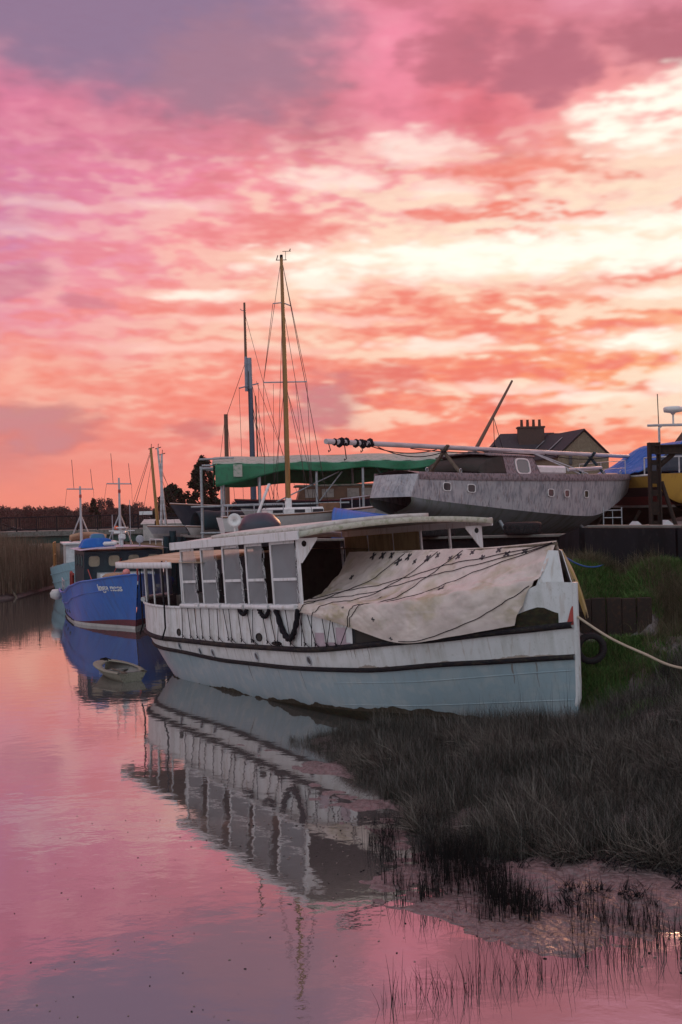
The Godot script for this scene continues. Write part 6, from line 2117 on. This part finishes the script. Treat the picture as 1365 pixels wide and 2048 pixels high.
# ------------------------------------------------------------------ right side of the yard
func yellow_boat():
	var B = {"xs": 0.0, "xb": 11.0, "rake": 0.9, "rake_s": 0.35, "flare": 0.0}
	B.beam = func(t): return 1.65 * sqrt(maxf(0.0, 1.0 - pow(maxf(0.0, (t - 0.4) / 0.605), 2.0))) * (0.8 + 0.2 * smoothstep(0.0, 0.4, t)) + 0.02
	B.sheer = func(t): return 4.62 + 0.2 * t * t
	B.keel = func(t): return 2.98 + 0.55 * pow(1.0 - t, 3.0)
	B.sec = func(_t): return 0.42
	var w = thing("yellow_yacht", "yellow, black and red hulled yacht under a blue cover at the right edge", "boat", Vector3(10.4, 0, -33.2), 100.0)
	var s: SurfaceTool
	var prev = 0.0
	for q in [["hull", 0.0, 0.33, M.yellow_paint], ["black_band", 0.33, 0.6, M.black_paint], ["red_band", 0.6, 0.86, M.red_band], ["white_stripe", 0.86, 0.93, M.boot_white], ["underbody", 0.93, 2.0, M.weed]]:
		var lo: float = q[2]
		var hi: float = q[1]
		for sd in [1.0, -1.0]:
			s = ST()
			band(s, B, func(t): return maxf(B.keel.call(t), B.sheer.call(t) - lo), func(t): return maxf(B.keel.call(t), B.sheer.call(t) - hi), 30, 4, 0.0, 0.0, 1.0, [sd])
			obj(q[0], s, q[3], w)
	s = ST()
	sheet(s, 14, 12, func(u, v):
		var y = lerpf(3.72, 4.66, v)
		var hw = 1.34 * sqrt(maxf(0.0, 1.0 - pow(1.0 - clampf((y - 3.72) / 0.94, 0.0, 1.0), 2.2)))
		var a = u * 2.0 - 1.0
		return Vector3(-0.08 - 0.12 * (1.0 - a * a) + (4.66 - y) * 0.3, y, hw * a))
	obj("transom", s, M.yellow_paint, w)
	s = ST()
	deck(s, B, B.sheer, 24, 0.02, 0.0, 1.0, 0.08)
	rail(s, B, func(t): return B.sheer.call(t) + 0.02, 0.06, 0.03, 0.0, 1.0, 30)
	obj("deck", s, M.white_gloss, w)
	# blue cover like a tent
	s = ST()
	sheet(s, 40, 20, func(u, v):
		var x = lerpf(0.9, 6.2, u)
		var a = v * 2.0 - 1.0
		var top = 5.66 - 0.55 * pow(maxf(0.0, (u - 0.55) / 0.45), 1.4)
		var wd = 1.5 - 0.4 * pow(u, 2.0)
		return Vector3(x + 0.06 * sin(v * 9.0), lerpf(top, 4.72, absf(a)) - 0.07 * sin(absf(a) * PI) + 0.03 * sin(u * 26.0 + absf(a) * 7.0) * absf(a), a * wd), 0.008)
	obj("cover", s, M.tarp_blue, w)
	s = ST()
	sheet(s, 4, 8, func(u, v):
		var a = v * 2.0 - 1.0
		return Vector3(0.92, lerpf(4.75, lerpf(5.64, 4.72, absf(a)), u), a * 1.45), 0.008)
	obj("cover_end", s, M.navy, w)
	s = ST()
	rails(s, [Vector3(0.9, 4.65, -1.3), Vector3(0.25, 4.65, -1.2), Vector3(0.1, 4.65, -0.6), Vector3(0.1, 4.65, 0.6), Vector3(0.3, 4.65, 1.2)], 0.5, 0.022, false)
	rails(s, [Vector3(1.8, 4.68, -1.5), Vector3(3.4, 4.7, -1.6), Vector3(5.2, 4.72, -1.6)], 0.45, 0.012, true)
	obj("guard_rail", s, M.alloy, w)
	s = ST()
	tube(s, [Vector3(0.5, 4.65, -1.0), Vector3(0.5, 6.0, -1.0), Vector3(0.5, 6.08, -0.9), Vector3(0.5, 6.08, 0.9), Vector3(0.5, 6.0, 1.0), Vector3(0.5, 4.65, 1.0)], 0.035, 7)
	rod(s, Vector3(0.5, 6.08, -1.35), Vector3(0.5, 6.1, 0.0), 0.04, 6)
	rod(s, Vector3(0.45, 5.1, -1.0), Vector3(1.2, 5.5, -0.9), 0.02, 6)
	obj("stern_arch", s, M.alloy, w)
	s = ST()
	rod(s, Vector3(0.5, 6.1, -0.55), Vector3(0.5, 6.4, -0.55), 0.03)
	lathe(s, [Vector2(0.03, 0.0), Vector2(0.08, 0.06), Vector2(0.26, 0.09), Vector2(0.28, 0.2), Vector2(0.24, 0.24), Vector2(0.001, 0.26)], Vector3(0.5, 6.38, -0.55), Basis(), 18)
	obj("radar_scanner", s, M.white_gloss, w)
	s = ST()
	rod(s, Vector3(0.55, 5.9, -0.98), Vector3(0.55, 7.0, -1.0), 0.014, 5)
	obj("whip_aerial", s, M.wire, w)
	for x in [1.5, 4.0]:
		var which = "nearer its stern" if x < 2.0 else "nearer its bow"
		s = ST()
		rod(s, Vector3(x, 3.6, -1.2), Vector3(x - 0.2, 2.93, -1.7), 0.05)
		var o = obj("boat_prop", s, M.steel_rust)
		o.transform = w.transform
		tag(o, "rusty prop standing under the yellow yacht, " + which, "prop", "props under the yellow yacht")

func right_yard():
	var s: SurfaceTool
	var g = thing("steel_gantry", "rusty steel gantry frame with a post full of oval holes at the right edge", "gantry", Vector3(7.38, 2.92, -27.0), 0.0)
	# webbed post with real openings
	s = ST()
	for x in [-0.12, 0.12]:
		box(s, Vector3(x, 1.16, 0), Vector3(0.03, 2.32, 0.2), Basis(), 0.004)
	var holes = [0.55, 1.0, 1.28, 1.72, 1.98]
	var y = 0.0
	for hy in holes + [2.32]:
		var y1: float = hy - 0.07 if hy < 2.3 else 2.32
		box(s, Vector3(0, (y + y1) * 0.5, 0), Vector3(0.215, y1 - y, 0.02), Basis(), 0.002)
		if hy < 2.3:
			for sx in [-1.0, 1.0]:
				box(s, Vector3(sx * 0.08, hy, 0), Vector3(0.055, 0.142, 0.02), Basis(), 0.002)
		y = hy + 0.07
	obj("post", s, M.steel_rust, g)
	s = ST()
	box(s, Vector3(2.2, 2.24, 0.55), Vector3(4.5, 0.03, 0.2), Basis(Vector3.UP, -0.25), 0.004)
	box(s, Vector3(2.2, 2.05, 0.55), Vector3(4.5, 0.03, 0.2), Basis(Vector3.UP, -0.25), 0.004)
	box(s, Vector3(2.2, 2.14, 0.55), Vector3(4.5, 0.2, 0.025), Basis(Vector3.UP, -0.25), 0.004)
	obj("cross_beam", s, M.steel_rust, g)
	s = ST()
	rod(s, Vector3(0.16, 1.4, 0.0), Vector3(0.55, 0.0, 0.1), 0.05, 8)
	rod(s, Vector3(0.1, 1.75, 0.0), Vector3(0.45, 2.05, 0.05), 0.06, 8)
	obj("brace", s, M.steel_rust, g)
	for q in [[Vector3(6.75, 2.92, -29.6), 0.47, 0.82, [0.55, 0.74], "tall tubular trestle standing by the grey yacht's bow"], [Vector3(6.15, 2.92, -29.0), 0.35, 0.28, [0.26], "low tubular trestle standing under the grey yacht's bow"]]:
		s = ST()
		for x in [0.0, 1.0, 0.5]:
			rod(s, Vector3(x * q[1], 0 if x != 0.5 else q[3][0] * 0.3, 0), Vector3(x * q[1], q[2] if x != 0.5 else q[3][-1], 0), 0.016 if x != 0.5 else 0.01, 6)
		for yy in q[3]:
			rod(s, Vector3(0, yy, 0), Vector3(q[1], yy, 0), 0.016, 6)
		var o = obj("tube_trestle", s, M.galvanised)
		o.position = q[0]
		tag(o, q[4], "trestle", "tubular trestles")
	# small white lockers behind the gantry
	for q in [[Vector3(9.1, 2.92, -32.0), 0.34, "small white gabled locker on the yard behind the gantry's foot"], [Vector3(8.0, 2.92, -31.0), 0.3, "small white locker left of the gantry's foot"]]:
		var l = thing("yard_locker", q[2], "locker", q[0], 8.0, "white lockers in the yard")
		s = ST()
		plate(s, [Vector3(-q[1] * 0.5, 0, 0), Vector3(q[1] * 0.5, 0, 0), Vector3(q[1] * 0.5, 0.28, 0), Vector3(0, 0.42, 0), Vector3(-q[1] * 0.5, 0.28, 0)], Vector3(0, 0, -0.4))
		obj("body", s, M.vehicle_white, l)
		s = ST()
		box(s, Vector3(0, 0.16, 0.01), Vector3(q[1] * 0.6, 0.2, 0.02))
		obj("door", s, M.boot_white, l)
		s = ST()
		box(s, Vector3(0.0, 0.2, 0.024), Vector3(q[1] * 0.4, 0.08, 0.012))
		obj("vent", s, M.glass_dark, l)
	# houses beyond the yard
	var h = thing("brick_cottage", "brick cottage with a pale gable end behind the grey yacht", "house", Vector3(17.9, 2.92, -84.0), 0.0)
	s = ST()
	plate(s, [Vector3(-1.95, 0, 0), Vector3(1.75, 0, 0), Vector3(1.75, 4.5, 0), Vector3(0, 6.3, 0), Vector3(-1.95, 4.5, 0)], Vector3(-2.3, 0, -11.0))
	obj("wall", s, M.brick, h)
	for sd in [[-1.0, -2.15], [1.0, 1.95]]:
		s = ST()
		plate(s, [Vector3(0, 6.42, 0.15), Vector3(sd[1], 4.42, 0.15), Vector3(sd[1] - 2.33, 4.42, -11.1), Vector3(-2.33, 6.42, -11.1)], Vector3(0, 0.08, 0))
		obj("roof", s, M.slate, h)
	for z in [-2.5, -6.0]:
		s = ST()
		beam(s, Vector3(-2.0 + z * 0.21, 4.78, z), Vector3(-0.6 + z * 0.21, 6.04, z), 0.35, 0.04)
		obj("roof_light", s, M.lead, h)
	s = ST()
	box(s, Vector3(-1.05, 4.25, 0.06), Vector3(0.24, 0.7, 0.06))
	obj("window", s, M.glass_dark, h)
	var t = thing("terraced_house", "older slate roofed house with a wide chimney stack and four pots", "house", Vector3(15.3, 2.92, -89.5), 0.0)
	s = ST()
	box(s, Vector3(-0.9, 2.5, -2.5), Vector3(5.4, 5.0, 5.0))
	obj("wall", s, M.brick_dark, t)
	for sd in [0.15, -5.15]:
		s = ST()
		plate(s, [Vector3(-3.7, 5.0, sd), Vector3(1.9, 5.0, sd), Vector3(1.9, 6.7, -2.5), Vector3(-2.4, 6.7, -2.5)], Vector3(0, 0.09, 0))
		obj("roof", s, M.slate, t)
	s = ST()
	plate(s, [Vector3(-3.75, 5.0, 0.15), Vector3(-3.75, 5.0, -5.15), Vector3(-2.4, 6.7, -2.5)], Vector3(0.05, 0.05, 0))
	obj("roof_hip", s, M.slate, t)
	s = ST()
	box(s, Vector3(-0.15, 6.2, -1.4), Vector3(2.0, 2.0, 0.9))
	box(s, Vector3(-0.15, 7.16, -1.4), Vector3(2.15, 0.14, 1.05))
	var st = obj("chimney_stack", s, M.brick_dark, t)
	for k in 4:
		s = ST()
		lathe(s, [Vector2(0.11, 0.0), Vector2(0.12, 0.1), Vector2(0.1, 0.5), Vector2(0.13, 0.56), Vector2(0.08, 0.56), Vector2(0.06, 0.3)], Vector3(-0.85 + k * 0.47, 7.22, -1.4), Basis(), 10)
		obj("chimney_pot", s, M.terracotta, st)
	s = ST()
	box(s, Vector3(2.2, 5.7, -2.4), Vector3(1.8, 2.0, 0.8))
	obj("parapet", s, M.brick_dark, t)
	for x in [-2.6, -0.8, 1.0]:
		s = ST()
		box(s, Vector3(x, 3.4, 0.03), Vector3(0.8, 1.3, 0.08))
		var o = obj("window", s, M.render_white, t)
		s = ST()
		box(s, Vector3(x, 3.4, 0.075), Vector3(0.64, 1.1, 0.02))
		obj("pane", s, M.glass_dark, o)
	var r = thing("slate_house", "slate roofed building rising behind the gantry at the right edge", "house", Vector3(17.6, 2.92, -56.0), 0.0)
	s = ST()
	box(s, Vector3(4.0, 1.1, -2.5), Vector3(10.0, 2.2, 5.0))
	obj("wall", s, M.brick_dark, r)
	s = ST()
	plate(s, [Vector3(-1.3, 2.1, 0.2), Vector3(9.0, 2.1, 0.2), Vector3(9.0, 4.6, -2.5), Vector3(0.0, 4.6, -2.5)], Vector3(0, 0.09, 0))
	plate(s, [Vector3(-1.3, 2.1, -5.2), Vector3(9.0, 2.1, -5.2), Vector3(9.0, 4.6, -2.5), Vector3(0.0, 4.6, -2.5)], Vector3(0, 0.09, 0))
	obj("roof", s, M.slate, r)
	s = ST()
	plate(s, [Vector3(-1.2, 2.15, 0.0), Vector3(-1.2, 2.15, -5.0), Vector3(-0.1, 4.55, -2.5)], Vector3(0.1, 0, 0))
	obj("gable", s, M.brick_dark, r)

# ------------------------------------------------------------------ bridge and far left
func bridge():
	var b = thing("road_bridge", "flat road bridge with a green girder and black railings across the river at left", "bridge", Vector3(0, 0, -71.0), 0.0)
	var x0 = -60.0
	var x1 = -6.0
	var s = ST()
	box(s, Vector3((x0 + x1) * 0.5, 2.56, -2.5), Vector3(x1 - x0, 0.44, 5.0))
	obj("girder", s, M.green_paint, b)
	s = ST()
	box(s, Vector3((x0 + x1) * 0.5, 2.94, -2.5), Vector3(x1 - x0, 0.32, 5.5))
	obj("deck_edge", s, M.concrete, b)
	for z in [0.18, -5.1]:
		for y in [3.98, 3.2]:
			s = ST()
			rod(s, Vector3(x0, y, z), Vector3(x1, y, z), 0.035, 6)
			obj("railing", s, M.iron_black, b)
		var x = x0
		while x < x1:
			s = ST()
			box(s, Vector3(x, 3.55, z), Vector3(0.09, 0.92, 0.09))
			if x > -24.0:
				obj("railing_post", s, M.iron_black, b)
			x += 1.25
		s = ST()
		x = -24.0
		while x < x1:
			box(s, Vector3(x, 3.59, z), Vector3(0.022, 0.78, 0.022), Basis(), 0.002)
			x += 0.125
		obj("railing_bars", s, M.iron_black, b).set_meta("kind", "stuff")
	s = ST()
	box(s, Vector3(-17.0, 1.0, -2.5), Vector3(0.9, 2.8, 4.6))
	obj("pier", s, M.concrete, b)
	s = ST()
	box(s, Vector3(-12.0, 4.05, 0.3), Vector3(0.8, 0.22, 0.04))
	tag(obj("notice_board", s, M.vehicle_white), "small white notice board fixed to the bridge railing", "sign")
	get_child(get_child_count() - 1).position.z = -71.0
	s = ST()
	box(s, Vector3(-7.4, 1.4, -73.5), Vector3(3.0, 3.4, 8.0))
	tag(obj("bridge_abutment", s, M.concrete), "concrete abutment where the bridge meets the quay", "abutment")

func far_land():
	rng.seed = 21
	var s = ST()
	# far bank: slopes up out of the river
	sheet(s, 30, 24, func(u, v):
		var z = lerpf(-54.0, -80.0, v)
		var edge = -15.6 + (z + 55.0) * 0.03 - maxf(0.0, z + 57.0) * 0.8
		var d = u * u * 180.0
		return Vector3(edge + 0.8 - d, lerpf(-0.5, 0.15, clampf(d / 1.3, 0.0, 1.0)) + clampf((d - 1.3) * 0.12, 0.0, 0.9), z))
	struct("far_bank", s, M.mud)
	s = ST()
	quad(s, Vector3(-1800, 1.0, -76), Vector3(1800, 1.0, -76), Vector3(1800, 1.0, -1500), Vector3(-1800, 1.0, -1500))
	struct("far_ground", s, M.field)
	# a low rise that carries the wood
	s = ST()
	sheet(s, 50, 8, func(u, v):
		var x = lerpf(-320.0, 260.0, u)
		return Vector3(x, 1.0 + (1.4 + 0.6 * sin(u * 9.0)) * sin(v * PI), lerpf(-190.0, -420.0, v)))
	struct("low_hill", s, M.field)
	# wood on the rise
	var ms = []
	for i in 4:
		ms.append(bare_tree_mesh(6.0, 2.6, 50 + i))
	var spots = []
	rng.seed = 22
	for i in 800:
		var z = rng.randf_range(-330.0, -170.0)
		var x = rng.randf_range(-0.36, 0.30) * -z
		var near = z > -200.0 and x > -50.0
		spots.append([Vector3(x, 0.9 + (0.9 if z < -210.0 else 0.2), z), rng.randf_range(0.4, 0.72) * (0.85 if near else 1.0)])
	stand("far_wood", "bare winter wood along the low horizon beyond the bridge", "trees", ms, M.twig, spots)
	# individual trees nearer by
	conifer(Vector3(-9.5, 2.9, -80.0), 4.9, 1.55, "tall dark conifer left of the green shelter", 6400, 61, 0.6)
	conifer(Vector3(-11.3, 2.6, -78.0), 3.2, 1.5, "broad dark evergreen at the foot of the tall conifer", 4800, 62, 0.4)
	conifer(Vector3(-23.2, 1.0, -108.0), 4.6, 1.1, "small pointed conifer behind the bridge, left of the trawler's masts", 2800, 63, 0.8)
	conifer(Vector3(-20.9, 1.0, -110.0), 4.1, 0.8, "slim pointed conifer behind the bridge, right of its neighbour", 2200, 64, 0.8)
	conifer(Vector3(7.0, 2.9, -75.0), 3.0, 1.9, "dark evergreen seen beneath the green shelter's roof", 3000, 65, 0.35)
	# houses beyond the bridge
	for q in [[Vector3(-27.5, 1.0, -96.0), 4.4, 2.1, 12.0, M.render_white, "pale gabled house low behind the bridge railings at far left"], [Vector3(-21.5, 1.0, -128.0), 6.0, 2.6, -10.0, M.brick_dark, "dark brick house with a chimney behind the bridge railings"], [Vector3(-36.0, 1.0, -120.0), 6.0, 2.6, 20.0, M.brick_dark, "dark house half hidden behind the bridge at the left edge"], [Vector3(-24.0, 1.2, -170.0), 14.0, 3.6, 0.0, M.brick_dark, "long dark building among the trees right of the trawler's masts"]]:
		var h = thing("far_house", q[5], "house", q[0], q[3], "houses beyond the bridge")
		var hw: float = q[1] * 0.5
		s = ST()
		plate(s, [Vector3(-hw, -0.2, 0), Vector3(hw, -0.2, 0), Vector3(hw, q[2] * 0.6, 0), Vector3(0, q[2], 0), Vector3(-hw, q[2] * 0.6, 0)], Vector3(0, 0, -5.0))
		obj("wall", s, q[4], h)
		for sd in [-1.0, 1.0]:
			s = ST()
			plate(s, [Vector3(0, q[2] + 0.1, 0.2), Vector3(sd * (hw + 0.25), q[2] * 0.6 - 0.05, 0.2), Vector3(sd * (hw + 0.25), q[2] * 0.6 - 0.05, -5.2), Vector3(0, q[2] + 0.1, -5.2)], Vector3(0, 0.1, 0))
			obj("roof", s, M.slate, h)
		s = ST()
		box(s, Vector3(0, q[2] + 0.35, -3.0), Vector3(0.7, 0.9, 0.6))
		obj("chimney", s, M.terracotta, h)
		for x in [-0.25, 0.25]:
			s = ST()
			box(s, Vector3(x * q[1], q[2] * 0.4, 0.02), Vector3(0.5, 0.6, 0.06))
			obj("window", s, M.glass_dark, h)
	s = ST()
	rod(s, Vector3(-15.9, -0.3, -56.6), Vector3(-16.9, 1.1, -57.2), 0.06, 6)
	tag(obj("driftwood_post", s, M.wood_grey), "leaning grey post at the edge of the far reeds", "post")

func water():
	var m = StandardMaterial3D.new()
	m.resource_name = "river_water"
	m.albedo_color = lin(0.43, 0.42, 0.4).linear_to_srgb()
	m.roughness = 0.03
	m.metallic = 0.85
	m.metallic_specular = 0.6
	var n = FastNoiseLite.new()
	n.seed = 8
	n.frequency = 0.012
	n.fractal_octaves = 5
	n.fractal_gain = 0.5
	var t = NoiseTexture2D.new()
	t.noise = n
	t.width = 1024
	t.height = 1024
	t.seamless = true
	t.as_normal_map = true
	t.bump_strength = 6.0
	m.normal_enabled = true
	m.normal_texture = t
	m.normal_scale = 0.035
	m.uv1_triplanar = true
	m.uv1_world_triplanar = true
	m.uv1_scale = Vector3(0.12, 0.12, 0.16)
	var s = ST()
	flat(s)
	quad(s, Vector3(-220, 0, 60), Vector3(120, 0, 60), Vector3(120, 0, -79), Vector3(-220, 0, -79))
	struct("river_water", s, m)
	# flotsam
	rng.seed = 41
	var spots = []
	for i in 420:
		var z = rng.randf_range(-14.5, -9.3)
		var x: float = line(SHORE, z) - absf(rng.randfn()) * 0.9 - 0.05
		spots.append([Vector3(x, 0.004, z), rng.randf_range(0.3, 1.2)])
	for i in 160:
		spots.append([Vector3(rng.randf_range(-3.5, 1.0), 0.004, rng.randf_range(-16.0, -8.6)), rng.randf_range(0.25, 0.8)])
	var ms = []
	for k in 3:
		var f = ST()
		flat(f)
		for i in 5:
			var a = TAU * i / 5.0
			var b = TAU * (i + 1) / 5.0
			f.set_color(lin(0.2, 0.17, 0.15) if k else lin(0.02, 0.02, 0.02))
			tri(f, Vector3(0, 0.006, 0), Vector3(cos(a), 0, sin(a) * 0.6) * 0.02, Vector3(cos(b), 0, sin(b) * 0.6) * 0.02)
		f.generate_normals()
		ms.append(f.commit())
	stand("flotsam", "specks of leaf and scum floating on the water by the stems", "debris", ms, M.twig, spots)

# ------------------------------------------------------------------ scene
func _ready():
	var cam = Camera3D.new()
	cam.name = "camera"
	add_child(cam)
	cam.position = Vector3(0, 3.8, 0)
	cam.rotation_degrees = Vector3(0, 0, -1.5)
	cam.fov = rad_to_deg(2.0 * atan(1024.0 / 2300.0))
	cam.near = 0.1
	cam.far = 4000.0
	cam.current = true
	var e = Environment.new()
	e.background_mode = Environment.BG_SKY
	var sm = PanoramaSkyMaterial.new()
	sm.panorama = make_sky()
	var sky = Sky.new()
	sky.sky_material = sm
	e.sky = sky
	e.tonemap_mode = Environment.TONE_MAPPER_LINEAR
	e.tonemap_exposure = 1.0
	e.fog_enabled = true
	e.fog_density = 0.0003
	e.fog_light_color = Color(0.92, 0.66, 0.66)
	e.sdfgi_enabled = true
	e.ssao_enabled = true
	e.ssil_enabled = true
	var we = WorldEnvironment.new()
	we.name = "world_environment"
	we.environment = e
	add_child(we)
	var sun = DirectionalLight3D.new()
	sun.name = "sun"
	sun.light_energy = 0.35
	sun.light_color = Color(1.0, 0.72, 0.55)
	sun.light_angular_distance = 14.0
	sun.shadow_enabled = true
	add_child(sun)
	sun.look_at_from_position(Vector3(sin(0.3), 0.22, -cos(0.3)) * 100.0, Vector3.ZERO)
	materials()
	terrain()
	water()
	quay()
	far_land()
	bridge()
	white_river_boat()
	tarpaulin()
	bow_things()
	dinghy()
	blue_boat()
	trawler()
	grey_yacht()
	shed()
	yard_yachts()
	yellow_boat()
	right_yard()
	vegetation()
